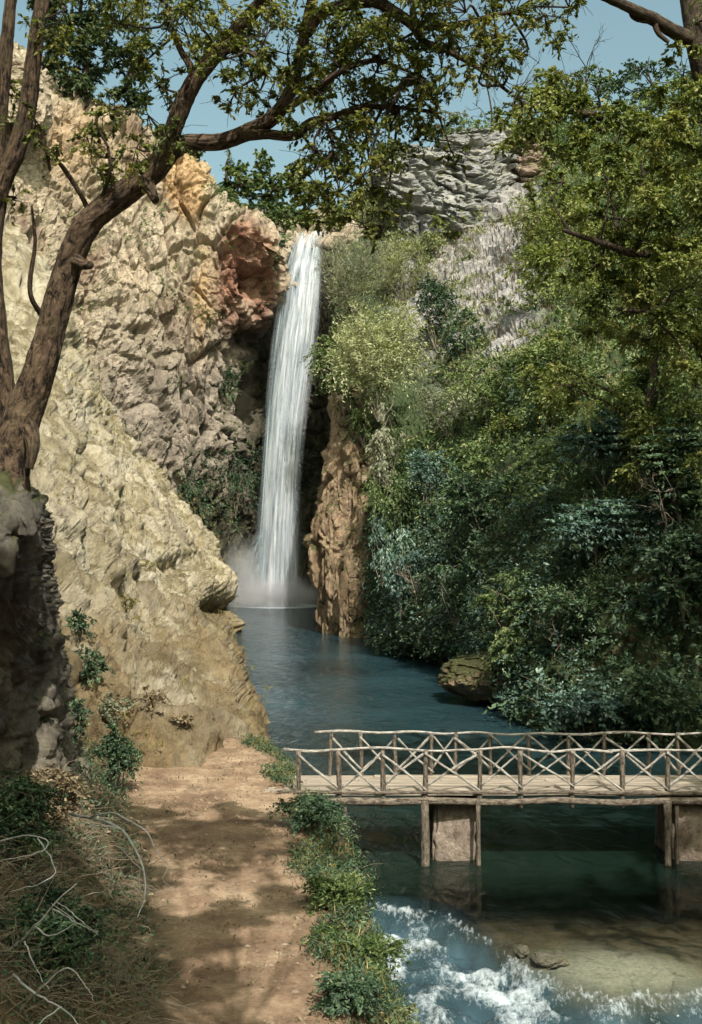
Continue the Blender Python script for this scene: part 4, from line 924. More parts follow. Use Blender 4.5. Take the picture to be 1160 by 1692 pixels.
cliff_tree(505, 388, 128, 130, 90, 'olive green tree directly behind the top of the falling water', M_yel, 8000, leaf=(.46, .2), name='tree')
cliff_tree(375, 330, 135, 100, 34, 'thin sparse sapling standing against the sky above the cliff', M_mid, 350, leaf=(.3, .12), name='sapling')
# handrail above the hedge at the top
rl = empty('handrail_fence', P(440, 388, 119)); tag(rl, 'thin pale handrail running above the dark hedge near the waterfall lip', 'railing')
Tubes().add(np.array([P(418, 386, 119.5), P(450, 386.5, 119.5), P(484, 386, 119.5)]), .055, 6).build('rail', M_pole, rl)
for q in (420, 442, 464, 482): Tubes().add(np.array([P(q, 404, 119.5), P(q, 386, 119.5)]), .05, 6).build('post', M_pole, rl)
hb = P(448, 428, 112.6)
shrub('dark green hedge of shrubs under the handrail beside the waterfall', 'hedge', hb, 5.2, 3.0, M_deep, 2600, leaf=(.26, .12), name='hedge', clumps=16, depth=.5)

for (a_, b_, d_, w_, h_, lb_, mt_) in ((368, 372, 116, 60, 60, 'round bush on the cliff edge above the red rock', M_mid), (420, 384, 118, 56, 46, 'dark bush behind the pale handrail', M_deep), (470, 388, 121, 60, 60, 'green bush just behind the lip of the waterfall', M_mid), (560, 388, 119, 70, 70, 'olive bush on the far side of the waterfall lip', M_yel), (320, 262, 116, 40, 36, 'small olive bush on the highest cliff edge near the fork', M_mid)):
    shrub(lb_, 'shrub', P(a_, b_, d_), w_ * d_ / F_PX, h_ * d_ / F_PX, mt_, 2400, leaf=(.34, .15), clumps=16)

# --- hillside shrubs, one by one
sh(622, 700, 180, 205, 'large pale silvery green dome shaped shrub above the orange-brown buttress', M_dome, 13000, leaf=(.28, .09), clumps=34, stems=10, up=.25, pull=4.0)
sh(590, 530, 120, 165, 'feathery grey-green shrub beside the upper waterfall', M_silver, 5200, leaf=(.42, .06), clumps=20, stems=12, up=.9)
sh(668, 500, 120, 130, 'olive feathery shrub behind the pale dome shrub', M_pale, 3800, leaf=(.40, .07), clumps=16, stems=10, up=.8)
sh(562, 668, 90, 110, 'dark green bush overhanging the black cleft beside the waterfall', M_mid, 2800, leaf=(.26, .1), pull=2.0, lean=(-1.0, 0), droop=.6)
sh(748, 402, 90, 62, 'bright yellow-green bush at the foot of the grey crag', M_yel, 2200, leaf=(.36, .13))
sh(690, 432, 100, 70, 'pale olive bush below the smaller grey crag', M_pale, 2000, leaf=(.36, .12))
sh(722, 575, 100, 130, 'dark upright evergreen shrub against the grey scree', M_deep, 3000, leaf=(.3, .12), taper=.4)
sh(765, 600, 80, 90, 'dark shrub in the hollow below the scree', M_deep, 2200, leaf=(.28, .12))
sh(745, 720, 120, 95, 'silvery pale shrub spilling beside the dome shrub', M_silver, 3000, leaf=(.26, .08))
sh(800, 700, 110, 120, 'mid green bushy shrub in the middle of the hillside', M_mid, 3600, leaf=(.24, .11))
sh(822, 735, 70, 60, 'small round yellowish bush halfway up the hillside', M_yel, 1600, leaf=(.2, .09))
sh(880, 640, 130, 100, 'broad green shrub with pale arching top below the big trees', M_mid, 3600, leaf=(.26, .1), up=.3)
sh(905, 715, 140, 140, 'deep green dense shrub beside the broadleaf thicket', M_deep, 4600, leaf=(.22, .11))
sh(905, 500, 130, 120, 'bright yellow-green shrub at the edge of the grey scree', M_yel, 3600, leaf=(.32, .14))
sh(880, 400, 110, 90, 'pale green shrub under the reddish rock face', M_pale, 2600, leaf=(.36, .15))
sh(940, 430, 140, 130, 'sunlit yellow-green thicket on the upper hillside', M_yel, 4600, leaf=(.32, .15))
BL = dict(flat=.8, clumps=16, droop=.25)
sh(1060, 710, 160, 120, 'broadleaf shrub in flat tiers at the edge of the dark hollow', M_mid, 4420, leaf=(.25, .12), pull=1.0, **BL)
sh(985, 800, 170, 140, 'pale leaved tiered shrub catching light in the middle of the thicket', M_blue, 5440, leaf=(.25, .12), pull=1.5, **BL)
sh(970, 920, 160, 130, 'bluish green tiered shrub with a few yellow leaves', M_blue, 5440, leaf=(.23, .115), pull=1.2, **BL)
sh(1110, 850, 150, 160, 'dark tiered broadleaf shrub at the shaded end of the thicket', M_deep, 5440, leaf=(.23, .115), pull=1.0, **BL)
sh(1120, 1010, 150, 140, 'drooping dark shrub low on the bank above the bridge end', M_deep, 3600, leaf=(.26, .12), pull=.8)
sh(700, 850, 120, 120, 'grey-green shrub beside the orange buttress halfway down', M_blue, 3200, leaf=(.24, .1))
sh(800, 880, 150, 120, 'tangled deep green shrub in the middle of the lower bank', M_deep, 4000, leaf=(.22, .1))
sh(660, 1010, 90, 150, 'hanging blue-green creeper beside the orange buttress at the waterline', M_blue, 3000, leaf=(.26, .09), droop=1.2, pull=.8)
sh(600, 740, 90, 120, 'green creeper draped over the top of the orange-brown buttress', M_mid, 2600, leaf=(.24, .09), droop=1.2, pull=3.2)
sh(640, 900, 90, 150, 'tangled creeper where the rusty shoulder meets the thicket', M_mid, 2600, leaf=(.24, .09), droop=1.2, pull=2.4)
sh(632, 830, 80, 170, 'trailing pale creeper hanging down the rusty rock shoulder', M_silver, 2600, leaf=(.26, .08), droop=1.3, pull=2.6)
sh(628, 960, 60, 140, 'lower green creeper beside the standing rock slab', M_blue, 2200, leaf=(.24, .08), droop=1.3, pull=2.6)
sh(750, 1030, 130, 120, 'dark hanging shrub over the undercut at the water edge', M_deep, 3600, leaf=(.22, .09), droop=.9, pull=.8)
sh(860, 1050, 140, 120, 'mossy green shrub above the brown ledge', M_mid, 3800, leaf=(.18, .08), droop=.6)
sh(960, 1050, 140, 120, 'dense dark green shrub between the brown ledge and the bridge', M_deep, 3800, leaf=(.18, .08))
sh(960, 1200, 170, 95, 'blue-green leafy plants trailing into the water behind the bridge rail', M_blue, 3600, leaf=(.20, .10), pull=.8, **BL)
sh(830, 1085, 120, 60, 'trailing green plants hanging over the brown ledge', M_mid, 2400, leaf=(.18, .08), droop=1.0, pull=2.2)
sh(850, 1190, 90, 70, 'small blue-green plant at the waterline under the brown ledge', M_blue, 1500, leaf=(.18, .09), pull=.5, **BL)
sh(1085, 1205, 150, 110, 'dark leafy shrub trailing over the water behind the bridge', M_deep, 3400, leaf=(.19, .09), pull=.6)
sh(768, 250, 100, 70, 'olive bush crowning the layered grey crag', M_mid, 2200, leaf=(.4, .16))
sh(845, 255, 90, 70, 'dull green bush on top of the reddish rock face', M_yel, 2000, leaf=(.4, .16))
sh(375, 665, 54, 66, 'small dark green bush growing on the cliff beside the waterfall', M_deep, 1500, 'cliff', leaf=(.22, .1), pull=1.0)
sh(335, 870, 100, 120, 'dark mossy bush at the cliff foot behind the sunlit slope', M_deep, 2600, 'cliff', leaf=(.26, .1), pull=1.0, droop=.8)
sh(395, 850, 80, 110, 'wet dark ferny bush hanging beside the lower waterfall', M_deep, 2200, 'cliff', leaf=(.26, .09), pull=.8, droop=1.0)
sh(180, 330, 60, 40, 'small olive bush on the cliff ledge behind the leaning trunk', M_mid, 900, 'cliff', leaf=(.26, .1))

# --- plants on the shaded foot of the limestone slope
for (a_, b_, w_, h_, lb_, mt_, n_) in (
    (150, 1130, 80, 70, 'dark olive plant clinging to the slope above the path end', M_deep, 1500),
    (185, 1200, 90, 70, 'grey-green plant at the slope foot just above the dark plant by the path', M_silver, 1400),
    (120, 1230, 90, 90, 'dark green bush between the grey rock bank and the limestone slope', M_deep, 1900),
    (130, 1060, 60, 60, 'small dark tuft high in the gully between bank and slope', M_deep, 1000),
    (250, 1170, 60, 40, 'low brownish tuft on the lower limestone slope', M_dry, 700),
    (300, 1200, 50, 28, 'tiny dry tuft at the slope foot nearest the pool', M_dry, 500),
    (245, 950, 40, 26, 'small dry bush in the middle of the sunlit slope', M_grass, 500),
    (210, 1010, 44, 30, 'olive dry tuft below the middle of the sunlit slope', M_grass, 500)):
    sh(a_, b_, w_, h_, lb_, mt_, n_, 'slope', leaf=(.11, .04), up=.3, clumps=18, shell=.1)

# --- large trees on the hillside and its skyline
def hill_tree(px, py, hpx, wpx, label, mat, n, which='hill', dd=None, **kw):
    b = surf(px, py) if dd is None else P(px, py, dd); m = b[1] / F_PX; H = hpx * m; Wd = wpx * m
    cr = [((rt.normal() * Wd * .1, rt.normal() * Wd * .1, H * f), (Wd * s, Wd * s, H * .17)) for f, s in ((.4, .3), (.6, .36), (.8, .3))]
    cr += [((math.cos(a) * Wd * .34, math.sin(a) * Wd * .34, H * (.35 + .45 * rt.random())), (Wd * .22, Wd * .22, H * .13)) for a in np.arange(7) * .9 + rt.random()]
    return tree(label, b, H, cr, mat, n, r=rt, trunk_r=.015 * H + .05, **kw)
hill_tree(905, 235, 130, 150, 'yellow-green tree on the skyline beside the bare trees', M_yel, 4200, leaf=(.42, .2))
hill_tree(985, 215, 120, 140, 'dull green tree on the skyline between its neighbours', M_mid, 4000, leaf=(.42, .2))
hill_tree(1075, 225, 150, 150, 'tall dark green tree on the skyline near the hanging branch', M_deep, 4400, leaf=(.42, .2))
hill_tree(1160, 240, 150, 150, 'dark tree on the skyline at the picture edge', M_mid, 4000, leaf=(.42, .2))
hill_tree(735, 235, 70, 90, 'small pale tree on the skyline above the crag', M_silver, 1800, leaf=(.4, .16))
def big_tree(x, y, z, H, Wd, label, mat, n, leaf):
    cr = [((rt.normal() * Wd * .08, rt.normal() * Wd * .08, H * f), (Wd * q, Wd * q, H * .13)) for f, q in ((.2, .2), (.3, .24), (.45, .26), (.65, .32), (.85, .26))]
    cr += [((math.cos(a) * Wd * .36, math.sin(a) * Wd * .36, H * (.32 + .5 * rt.random())), (Wd * .2, Wd * .2, H * .1)) for a in np.arange(12) * 1.9 + rt.random()]
    return tree(label, (x, y, z), H, cr, mat, n, leaf=leaf, r=rt, trunk_r=.2, droop=.5, per=8)
big_tree(12.6, 47, 8.0, 18, 10.5, 'large olive tree in front of the upper hillside', M_yel, 40000, (.18, .085))
big_tree(16.0, 38, 7.0, 19, 12, 'tall dark olive tree at the shaded side of the hillside', M_mid, 44000, (.16, .075))
hill_tree(1010, 400, 170, 170, 'sunlit green tree high on the hillside', M_yel, 5000, leaf=(.34, .15))
def bare(px, py, d, hpx, label, n=9, name='bare_tree', mat=M_twig, spread=.5, cat='bare tree'):
    b = P(px, py, d) if d else surf(px, py); m = b[1] / F_PX; H = hpx * m; e = empty(name, b); tag(e, label, cat)
    t = Tubes(); r0 = .012 * H + .02
    def grow(p, dr, L_, r_, lev):
        k = 6; pts = [p]; q = p
        for _ in range(k):
            dr = unit(dr + rt.normal(size=3) * .16 + [0, 0, .03]); q = q + dr * L_ / k; pts.append(q)
        t.add(np.array(pts), np.linspace(r_, r_ * .45, k + 1), 5 if lev == 0 else 3, cap=False)
        if lev < 3:
            for _ in range(n if lev == 0 else 4):
                s = rt.integers(2, k + 1); grow(pts[s], unit(dr + rt.normal(size=3) * spread * 1.3), L_ * (.3 + .25 * rt.random()), r_ * .5, lev + 1)
    grow(b - [0, 0, .2], np.array([rt.normal() * .12, 0, 1.0]), H * .8, r0, 0)
    t.build('branches', mat, e); return e
bare(815, 240, None, 150, 'taller bare grey tree on the skyline', mat=M_bark_dark)
bare(850, 240, None, 140, 'shorter bare tree beside the taller one on the skyline', mat=M_bark_dark)
bare(955, 230, None, 150, 'thin bare tree behind the skyline foliage', mat=M_bark_dark)
bare(800, 860, None, 110, 'leafless pale twiggy shrub in the middle of the lower bank', name='bare_shrub', spread=1.0, cat='bare shrub')
bare(930, 1090, None, 90, 'leafless twiggy shrub low above the bridge rail', name='bare_shrub', spread=1.0, cat='bare shrub')
bare(690, 1030, None, 100, 'leafless stems beside the hanging creeper at the water', name='bare_shrub', spread=.6, cat='bare shrub')
bare(850, 470, None, 90, 'dry grey twiggy shrub on the scree', name='bare_shrub', spread=.9, cat='bare shrub')
bare(790, 430, None, 80, 'dry brownish twiggy shrub below the layered crag', name='bare_shrub', spread=.9, cat='bare shrub')
bare(1100, 900, None, 120, 'pale bare branch spreading in front of the dark thicket', name='bare_shrub', spread=1.2, cat='bare shrub')

# near tree on the far side of the stream, its boughs reaching in from the side
nb = P(1340, 1262, 36.5)
def near_tree():
    e = empty('overhanging_tree', nb); tag(e, 'dark trunked tree standing by the bridge end with boughs hanging into the gorge', 'tree')
    limb('trunk', [(1345,1275,36.5),(1310,1000,34),(1272,700,30.5),(1232,450,27.6),(1190,250,25.8),(1158,100,25),(1142,0,25),(1125,-120,25)], [30,27,24,22,20,18,17,12], M_bark_dark, parent=e, seed=31, n=90)
    limb('limb', [(1150,70,25),(1110,50,24.5),(1080,32,24),(1045,15,23.5),(1000,-5,23),(940,-30,22.5)], [12,11,10,8,7,4], M_bark_dark, parent=e, seed=32)
    limb('branch', [(1085,35,24),(1062,34,23.8),(1045,28,23.7),(1038,10,23.6)], [4,4,3,2], M_bark_dark, parent=e, seed=33)
    limb('branch', [(1080,34,24),(1088,55,24),(1105,70,24)], [5,4,3], M_bark_dark, parent=e, seed=34)
    limb('limb', [(1228,435,27.4),(1130,402,25),(1060,420,24),(990,400,23.5),(930,380,23)], [13,9,7,5,3], M_bark_dark, parent=e, seed=35)
    limb('limb', [(1192,262,25.8),(1120,230,25),(1050,215,25),(980,190,25),(905,180,25),(860,170,25)], [12,9,8,6,4,3], M_bark_dark, parent=e, seed=36)
    limb('limb', [(1262,640,29.8),(1150,560,25.5),(1080,520,24),(1020,510,23.5)], [11,8,6,3], M_bark_dark, parent=e, seed=37)
    F2 = [(1120,170,50,700),(1060,190,45,600),(1100,240,50,800),(1150,300,60,1100),(1080,310,55,900),(1140,400,60,1200),(1070,400,50,900),(1010,360,45,600),(1000,300,42,500),(1110,480,60,1200),(1040,480,55,900),(1150,540,55,1000),(980,440,36,350),(1060,560,45,600),(1150,640,40,500),
          (880,170,40,450),(920,200,42,520),(870,220,34,350),(940,160,36,350),(905,255,34,330),(960,230,36,350),(840,190,28,240),(985,180,36,380),(1020,240,40,450),(930,300,34,280),(1150,180,40,500),(1160,60,30,250),(1130,120,34,400),(1200,350,90,1600),(1230,150,90,1400),(1260,520,100,1600),(1180,750,50,500),(1240,0,90,1200)]
    cs, rs, ct = [], [], []; tw = Tubes()
    lb = np.concatenate([np.array([v.co[:] for v in o.data.vertices])[::19] for o in e.children])
    for (a, b, rp, k) in F2:
        c0 = P(a, b, 24.5 + r1.normal() * .9); rm = rp * 24.5 / F_PX; src = lb[np.argmin(np.linalg.norm(lb - c0, axis=1))]
        tw.add(catmull(np.array([src, (src + c0) / 2 + r1.normal(size=3) * .15, c0]), 6), np.linspace(.03, .014, 6), 5, cap=False)
        for _ in range(7):
            c = c0 + r1.normal(size=3) * rm * np.array([.6, 1.2, .5]); cs.append(c); rs.append(np.array([1, 1, .8]) * rm * (.4 + .3 * r1.random())); ct.append(k * 3.3 / 7)
            tw.add(np.array([c0, (c0 + c) / 2 + r1.normal(size=3) * .06, c]), [.012, .009, .004], 3, cap=False)
    tw.build('twigs', M_bark_dark, e)
    C, A, Nn, T = clump_leaves(cs, rs, ct, 0, .4, .15, r=r1)
    link('crown', leaf_mesh('crown', C, A, Nn, .10 * (.7 + .6 * r1.random(len(C))), .052 * (.7 + .6 * r1.random(len(C))), T), M_yel, e)
near_tree()

# trees of the near bank just outside the picture that throw the dappled shade on path and stream
rt2 = np.random.default_rng(77)
def shade_tree(x, y, z, H, Wd, label, n=5000, leaf=(.26, .14)):
    cr = [((math.cos(a) * Wd * .36, math.sin(a) * Wd * .36, H * (.6 + .3 * rt2.random())), (Wd * .2, Wd * .2, H * .1)) for a in np.arange(9) * .7]
    cr += [((0, 0, H * .8), (Wd * .25, Wd * .25, H * .14))]
    tree(label, (x, y, z), H, cr, M_mid, n, leaf=leaf, trunk_r=.3, r=rt2)
def path_shade_tree():
    base = np.array([1.9, 2.2, 1.4]); cr = []   # crown lobes along the sun's direction from the shaded stretches of the path
    for (a, b, z0, rr_) in ((250,1345,1.65,.6),(320,1362,1.65,.7),(395,1372,1.65,.7),(455,1350,1.65,.6),(380,1335,1.65,.55),(225,1440,1.7,.6),(200,1520,1.8,.7),(150,1600,2,.8),(235,1585,1.7,.7),(305,1540,1.65,.7),(375,1510,1.65,.65),(445,1488,1.6,.6),
                            (330,1625,1.65,.5),(210,1680,1.8,.7),(60,1450,2.6,.9),(60,1550,2.6,.9),(40,1660,2.6,.9),(-60,1600,3.2,1.1),(130,1740,2.2,.9),(560,1450,.9,.7),(600,1540,.3,.6),(420,1720,1.6,.5)):
        d = F_PX * (CAM_Z - z0) / (b - HY); g = np.array([(a - CX) / F_PX * d, d, z0]); zt = 15.2 + rt2.random() * 1.6
        c = g + np.array(SUN) / SUN.z * (zt - z0); cr.append((c - base, (rr_ * 1.32, rr_ * 1.32, .5)))
    tree('tree outside the view behind the camera shading the path', base, 16.5, cr, M_mid, 42000, leaf=(.25, .14), trunk_r=.3, r=rt2, per=6, droop=.2, limb_k=.1)
path_shade_tree()
shade_tree(-11.5, 3, 4.0, 19, 11, 'tree outside the view above the near rock bank', 8000, (.3, .17))
shade_tree(17, 27, 3.0, 21, 12, 'tall tree outside the view shading the lower hillside', 9000)
shade_tree(22, 38, 8.0, 24, 14, 'tall tree outside the view shading the thicket', 9000)
shade_tree(12, 16, 2.0, 19, 11, 'tree outside the view shading the stream beyond the bridge', 6000)

# ------------------------------------------------------------------ undergrowth (uncountable)
ru = np.random.default_rng(99)
def scatter(name, label, V, PX, PY, mask, n, per, rad, leaf, mat, flat=0, droop=.4, up=0.0, seed=0, cat='undergrowth', lumps=.35):
    idx = np.where(mask)[0]; keep = noise(V[idx] / 4.0, 55 + seed) > -lumps; idx = idx[keep]
    a = V[idx, 1] ** 2; idx = ru.choice(idx, n, p=a / a.sum())
    base = V[idx] + ru.normal(size=(n, 3)) * .3
    rr = rad[0] + (rad[1] - rad[0]) * ru.random(n); k = per
    ns = max(2, k // 6); dd = unit(ru.normal(size=(n, ns, 3)) + [0, -.35, .5]); dd[..., 2] = np.abs(dd[..., 2])
    wi = ru.integers(0, ns, (n, k)); d = np.take_along_axis(dd, wi[..., None].repeat(3, 2), 1); t = (.15 + 1.2 * ru.random((n, k)))
    C = base[:, None] + d * (rr[:, None] * t)[..., None] + ru.normal(size=(n, k, 3)) * .07 * rr[:, None, None]; C[..., 2] -= (.25 + .4 * droop) * t ** 2 * rr[:, None]; C = C.reshape(-1, 3)
    A = unit(d.reshape(-1, 3) + ru.normal(size=(n * k, 3)) * .7); A[:, 2] += up - droop
    Nn = unit(ru.normal(size=(n * k, 3)) * (.8 - .5 * flat) + [0, -.2, .7])
    T = np.clip(.48 + .25 * np.repeat(ru.normal(size=n), k) * .8 + ru.normal(size=n * k) * .2, 0, 1)
    s = (.7 + .6 * ru.random(n * k)) * np.repeat(.6 + .9 * ru.random(n) ** 2, k)
    o = link(name, leaf_mesh(name, C, A, Nn, leaf[0] * s, leaf[1] * s, T), mat); tag(o, label, cat, kind='stuff'); return o
inview = (HPX > 560) & (HPX < 1500)
notcrag = ~((HPY > 240) & (HPY < 360) & (HPX > 640) & (HPX < 890))
scree = (HPX > 660) & (HPX < 875) & (HPY > 340) & (HPY < 585) & (noise(HV / 3.0, 91) > -.28)
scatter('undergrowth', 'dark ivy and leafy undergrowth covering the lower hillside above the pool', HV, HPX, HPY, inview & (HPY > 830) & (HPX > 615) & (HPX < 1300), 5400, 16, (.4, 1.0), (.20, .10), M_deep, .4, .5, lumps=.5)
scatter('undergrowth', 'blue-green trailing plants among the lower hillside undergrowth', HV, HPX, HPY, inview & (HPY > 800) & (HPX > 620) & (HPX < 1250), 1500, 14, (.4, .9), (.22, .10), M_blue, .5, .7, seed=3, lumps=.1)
scatter('undergrowth', 'mid green undergrowth covering the middle of the hillside', HV, HPX, HPY, inview & (HPY > 540) & (HPY <= 850) & (HPX > 600) & ~((HPX < 720) & (HPY < 720)) & ~scree & (HPX < 1300), 3600, 16, (.5, 1.1), (.26, .12), M_mid, .2, .4, seed=5, lumps=.4)
scatter('undergrowth', 'pale olive scrub covering the upper hillside', HV, HPX, HPY, inview & (HPY > 280) & (HPY <= 640) & notcrag & ~scree, 2600, 14, (.6, 1.3), (.38, .12), M_pale, 0, .1, .5, seed=7, lumps=.25)
scatter('undergrowth', 'green scrub covering the top of the hillside below the skyline', HV, HPX, HPY, inview & (HPY > 60) & (HPY <= 560) & notcrag & ~scree & (HPX > 700), 2600, 16, (.7, 1.6), (.42, .18), M_mid, 0, .2, .2, seed=9, lumps=.3)
scatter('undergrowth', 'sparse pale scrub clinging to the grey scree face', HV, HPX, HPY, (HPX > 660) & (HPX < 900) & (HPY > 340) & (HPY < 600), 620, 16, (.5, 1.1), (.34, .11), M_pale, 0, .1, .5, seed=21, lumps=.0)
scatter('dry_brush', 'dry grey-brown brush on the scree under the crag', HV, HPX, HPY, inview & (HPY > 340) & (HPY <= 640) & (HPX > 690) & (HPX < 1160), 1700, 12, (.3, .8), (.40, .03), M_dry, 0, 0, .7, seed=11, cat='brush', lumps=.3)
scatter('dry_grass', 'dry yellow grass tufts on the sunlit limestone slope', SV, SPX, SPY, (SPX > 60) & (SPY < 1260) & (SPX < 430), 3000, 9, (.06, .25), (.26, .022), M_grass, 0, 0, .8, seed=13, cat='grass', lumps=.05)
scatter('moss', 'olive moss and small plants on the limestone cliff', CV, CPX, CPY, (CPX > 60) & (CPX < 460) & (CPY < 950) & (CPY > 100), 1500, 10, (.15, .6), (.28, .10), M_mid, .2, .4, seed=15, cat='moss', lumps=-.12)
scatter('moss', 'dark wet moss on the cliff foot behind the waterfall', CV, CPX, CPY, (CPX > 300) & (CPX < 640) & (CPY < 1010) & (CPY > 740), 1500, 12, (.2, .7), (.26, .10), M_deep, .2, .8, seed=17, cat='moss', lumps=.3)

# plants along the stream bank and in the brush beside the path
gv = np.stack([X.ravel() * 0, X.ravel() * 0, X.ravel() * 0], 1)
def on_ground(x, y): return np.array([x, y, float(ground_h(np.array([x]), np.array([y]))[0])])
def gp(px, py, z=1.0):
    d = F_PX * (CAM_Z - z) / (py - HY); x = (px - CX) / F_PX * d; return on_ground(x, d)
def bs(px, py, wpx, hpx, label, mat, n, z=1.0, **kw):
    b = gp(px, py, z); m = b[1] / F_PX; return shrub(label, 'shrub', b, wpx * m, hpx * m, mat, n, **kw)
bs(520, 1420, 130, 60, 'dark green bank shrub under the bridge end post', M_deep, 5100, clumps=26, shell=.1, leaf=(.075, .03), depth=1.2)
bs(560, 1500, 170, 75, 'dense green shrub hanging over the stream below the bridge', M_deep, 7140, clumps=26, shell=.1, leaf=(.075, .03), z=.8, depth=1.2)
bs(600, 1400, 70, 40, 'small dark shrub at the water under the bridge deck', M_deep, 2550, clumps=26, shell=.1, leaf=(.08, .04), z=.4)
bs(552, 1565, 140, 55, 'olive tufted plant at the edge of the sandy path', M_mid, 5100, clumps=26, shell=.1, leaf=(.08, .026), up=.5)
bs(590, 1650, 190, 80, 'sunlit green shrub beside the white rapids', M_mid, 8840, clumps=26, shell=.1, leaf=(.075, .028), z=.8, depth=1.2, up=.3)
bs(565, 1705, 150, 60, 'low green shrub at the path edge nearest the camera', M_deep, 6120, clumps=26, shell=.1, leaf=(.07, .028), z=1.3)
bs(650, 1700, 120, 60, 'pale tipped plant at the foot of the bank by the foam', M_pale, 4080, clumps=26, shell=.1, leaf=(.07, .026), z=.4)
bs(20, 1560, 190, 150, 'dark tangled bush below the rock bank', M_deep, 7140, clumps=26, shell=.1, leaf=(.07, .03), z=2.4)
bs(90, 1680, 200, 150, 'dark scrub bush at the bottom of the path side', M_deep, 7820, clumps=26, shell=.1, leaf=(.065, .028), z=2.2)
bs(70, 1440, 150, 110, 'dry brownish scrub at the foot of the grey rock bank', M_dry, 5440, clumps=26, shell=.1, leaf=(.07, .03), z=2.6)
bs(190, 1290, 80, 120, 'dark green plant growing at the foot of the limestone slope', M_deep, 4080, clumps=26, shell=.1, leaf=(.09, .04), z=1.9)
bs(270, 1215, 60, 40, 'small olive tuft where the slope meets the path', M_mid, 1530, clumps=26, shell=.1, leaf=(.09, .03), z=1.7)
bs(440, 1235, 40, 26, 'small green tuft on the shore beside the bridge handrail', M_yel, 1190, clumps=26, shell=.1, leaf=(.09, .03), z=1.0)
# bleached dead branches in front of the bank
def dead(label, lines):
    e = empty('dead_branch', P(*lines[0][0][0])); tag(e, label, 'dead branch')
    for i, (pts, r0) in enumerate(lines):
        W_ = catmull(np.array([P(q[0], q[1], q[2] * .93) for q in pts]), 18); W_ += np.cumsum(r1.normal(size=W_.shape) * .006, 0)
        Tubes().add(W_, np.linspace(r0 * .75, r0 * .25, 18), 7, .2, i).build('branch' if i == 0 else 'twig', M_bleach, e)
dead('bleached dead branch arching over the path from the rock bank', [([(115,1345,16.5),(160,1352,16),(200,1370,15.6),(222,1400,15.3),(238,1440,15),(240,1480,14.8),(228,1515,14.6)], .028), ([(150,1350,16.1),(190,1345,15.8),(220,1360,15.5),(248,1380,15.2),(262,1410,15),(278,1432,14.9)], .02), ([(205,1372,15.6),(180,1368,15.4),(150,1362,15.2),(115,1350,15.1)], .012), ([(278,1432,14.9),(275,1450,14.8),(300,1470,14.7)], .009), ([(238,1440,15),(215,1420,14.8),(190,1400,14.7)], .01)])
dead('forked grey dead branch lying in the dark scrub', [([(-10,1590,12.5),(30,1560,12.3),(60,1530,12.1),(85,1500,12),(118,1462,11.9)], .022), ([(60,1530,12.1),(90,1545,12),(130,1520,11.9),(92,1485,11.8)], .012), ([(40,1555,12.2),(55,1600,12),(75,1640,11.9)], .012), ([(85,1500,12),(120,1520,11.8),(158,1540,11.7)], .011), ([(95,1490,12),(130,1515,11.8),(160,1545,11.6)], .009)])
dead('curled grey twig loop in front of the bank', [([(-10,1395,13),(30,1384,12.8),(62,1386,12.6),(76,1398,12.5),(62,1415,12.4),(30,1424,12.3),(-10,1430,12.2)], .011), ([(62,1386,12.6),(90,1440,12.5),(60,1460,12.4),(10,1475,12.3)], .01)])
dead('dry brown dead branch sloping across the bottom corner', [([(20,1610,11.5),(60,1640,11.3),(100,1665,11.2),(130,1700,11)], .016), ([(60,1640,11.3),(110,1600,11.1),(145,1630,11),(155,1655,10.9)], .011), ([(100,1665,11.2),(60,1690,11),(20,1720,10.9)], .01)])
def near_brush():
    t = Tubes()
    m_ = 2300; px = ru.uniform(-60, 250, m_); py = ru.uniform(1380, 1760, m_); d = F_PX * (CAM_Z - 2.4) / (py - HY) * ru.uniform(.95, 1.08, m_)
    p = np.stack([(px - CX) / F_PX * d, d, d * 0], 1); p[:, 2] = ground_h(p[:, 0], p[:, 1]) + ru.uniform(0, .3, m_)
    dr = unit(ru.normal(size=(m_, 3)) * [1, .8, .35] + [0, 0, .25]) * ru.uniform(.2, .7, m_)[:, None]; md = ru.normal(size=(m_, 3)) * .05
    for a, v, q in zip(p, dr, md): t.add(np.array([a, a + v * .5 + q, a + v + [0, 0, -.06]]), [.006, .005, .002], 3, cap=False)
    o = t.build('dry_brush', M_twig); tag(o, 'tangle of thin dry twigs covering the bank beside the path', 'brush', kind='stuff')
near_brush()
def ground_scatter(name, label, cat, n, xr, yr, cond, leaf, mat, per=8, rad=.12, up=.8):
    x = ru.uniform(*xr, n * 4); y = ru.uniform(*yr, n * 4); k = cond(x, y); x, y = x[k][:n], y[k][:n]; n = len(x); z = ground_h(x, y)
    B = np.stack([x, y, z], 1); q = ru.normal(size=(n, per, 3)) * rad; q[..., 2] = np.abs(q[..., 2]) * .8
    C = (B[:, None] + q).reshape(-1, 3); A = unit(ru.normal(size=(n * per, 3)) + [0, 0, up]); Nn = unit(ru.normal(size=(n * per, 3)) + [0, 0, .6])
    s = .6 + .8 * ru.random(n * per); o = link(name, leaf_mesh(name, C, A, Nn, leaf[0] * s, leaf[1] * s, np.clip(.5 + .25 * ru.normal(size=n * per), 0, 1)), mat); tag(o, label, cat, kind='stuff')
bankc = lambda x, y: (x > shore_x(y) - 1.4 - .3 * np.sin(y * 1.7)) & (x < shore_x(y) + .1) & (y < 31)
ground_scatter('ground_cover', 'low green plants covering the stream bank below the path', 'ground cover', 5200, (-3, 2), (11, 31), bankc, (.085, .03), M_deep, 12, .14, .3)
ground_scatter('dry_grass', 'dry grass and weeds along the edge of the stream bank', 'grass', 2200, (-3, 2), (11, 31), bankc, (.20, .012), M_grass, 9, .12, 1.2)
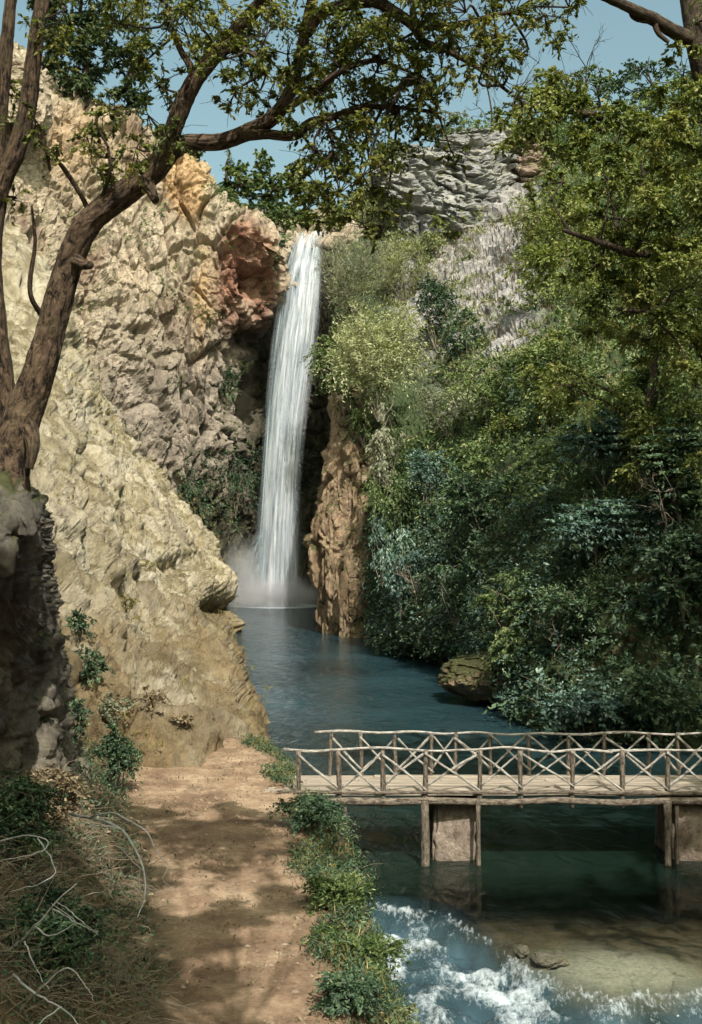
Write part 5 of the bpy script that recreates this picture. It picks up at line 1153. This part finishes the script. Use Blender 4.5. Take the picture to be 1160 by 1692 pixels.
ground_scatter('leaf_litter', 'fallen brown leaves and grit scattered on the earth path', 'leaf litter', 1300, (-7, .5), (9, 32), lambda x, y: (x < shore_x(y) - .9) & (noise(np.stack([x, y, x * 0], 1) * .9, 6) > -.05), (.05, .03), M_dry, 3, .08, 0)
ground_scatter('ground_cover', 'dark low scrub covering the bank between path and rock', 'ground cover', 4200, (-12, -2.5), (9, 27), lambda x, y: (x < west_x(y) - .2), (.08, .03), M_deep, 10, .16, .3)

def pebbles(n):
    x = ru.uniform(-6, .3, n * 3); y = ru.uniform(9, 32, n * 3); k = (x < shore_x(y) - .9) & (x > west_x(y) - 1.2) & (noise(np.stack([x, y, x * 0], 1) * .7, 26) > -.1); x, y = x[k][:n], y[k][:n]; n = len(x)
    z = ground_h(x, y); r_ = .010 + .045 * ru.random(n) ** 4
    O = np.array([[1, 0, 0], [.3, .9, 0], [-.8, .6, 0], [-.9, -.4, 0], [.2, -1, 0], [.8, -.6, 0], [0, 0, .7], [0, 0, -.7]], float)
    V = O[None] * (.75 + .5 * ru.random((n, 8, 1))) * r_[:, None, None] * (.8 + .5 * ru.random((n, 1, 3))) + np.stack([x, y, z + .15 * r_], 1)[:, None]
    T = np.array([[i, (i + 1) % 6, 6] for i in range(6)] + [[(i + 1) % 6, i, 7] for i in range(6)])
    Fq = (T[None] + (np.arange(n) * 8)[:, None, None]).reshape(-1, 3)
    tag(link('pebbles', np_mesh('pebbles', V.reshape(-1, 3), Fq, False), M_pebble), 'small stones and pebbles lying on the earth path', 'pebbles', kind='stuff')
pebbles(1100)
# rocks
import bmesh
def rock(name, label, cat, loc, size, mat, seed, group=None, kind=None):
    bm = bmesh.new(); bmesh.ops.create_icosphere(bm, subdivisions=5, radius=1); co = np.array([v.co[:] for v in bm.verts])
    d1, d2, _ = worley(co * 1.1 + seed * 3.7, seed); k = 1 + .45 * fbm(co * 1.1 + seed, 4, seed) + .25 * (d2 - d1) - .1; k = k + .12 * fbm(co * 5 + seed, 4, seed + 2, ridged=True) - .25 * np.clip(.12 - (d2 - d1), 0, 1); co = co * k[:, None] * np.array(size)
    for v, c in zip(bm.verts, co): v.co = Vector(c)
    me = bpy.data.meshes.new(name); bm.to_mesh(me); bm.free()
    o = link(name, me, mat); o.location = loc; o.rotation_euler = (0, 0, seed); tag(o, label, cat, group, kind)
def wp(px, py, z): d = F_PX * (CAM_Z - z) / (py - HY); return ((px - CX) / F_PX * d, d, z)
rock('stream_rock', 'dark wet rock breaking the crest of the rapids', 'rock', wp(905, 1585, .02), (.34, .26, .16), M_wet, 3)
rock('stream_rock', 'smaller dark rock beside the rock on the rapids crest', 'rock', wp(862, 1572, .0), (.16, .14, .12), M_wet, 5)
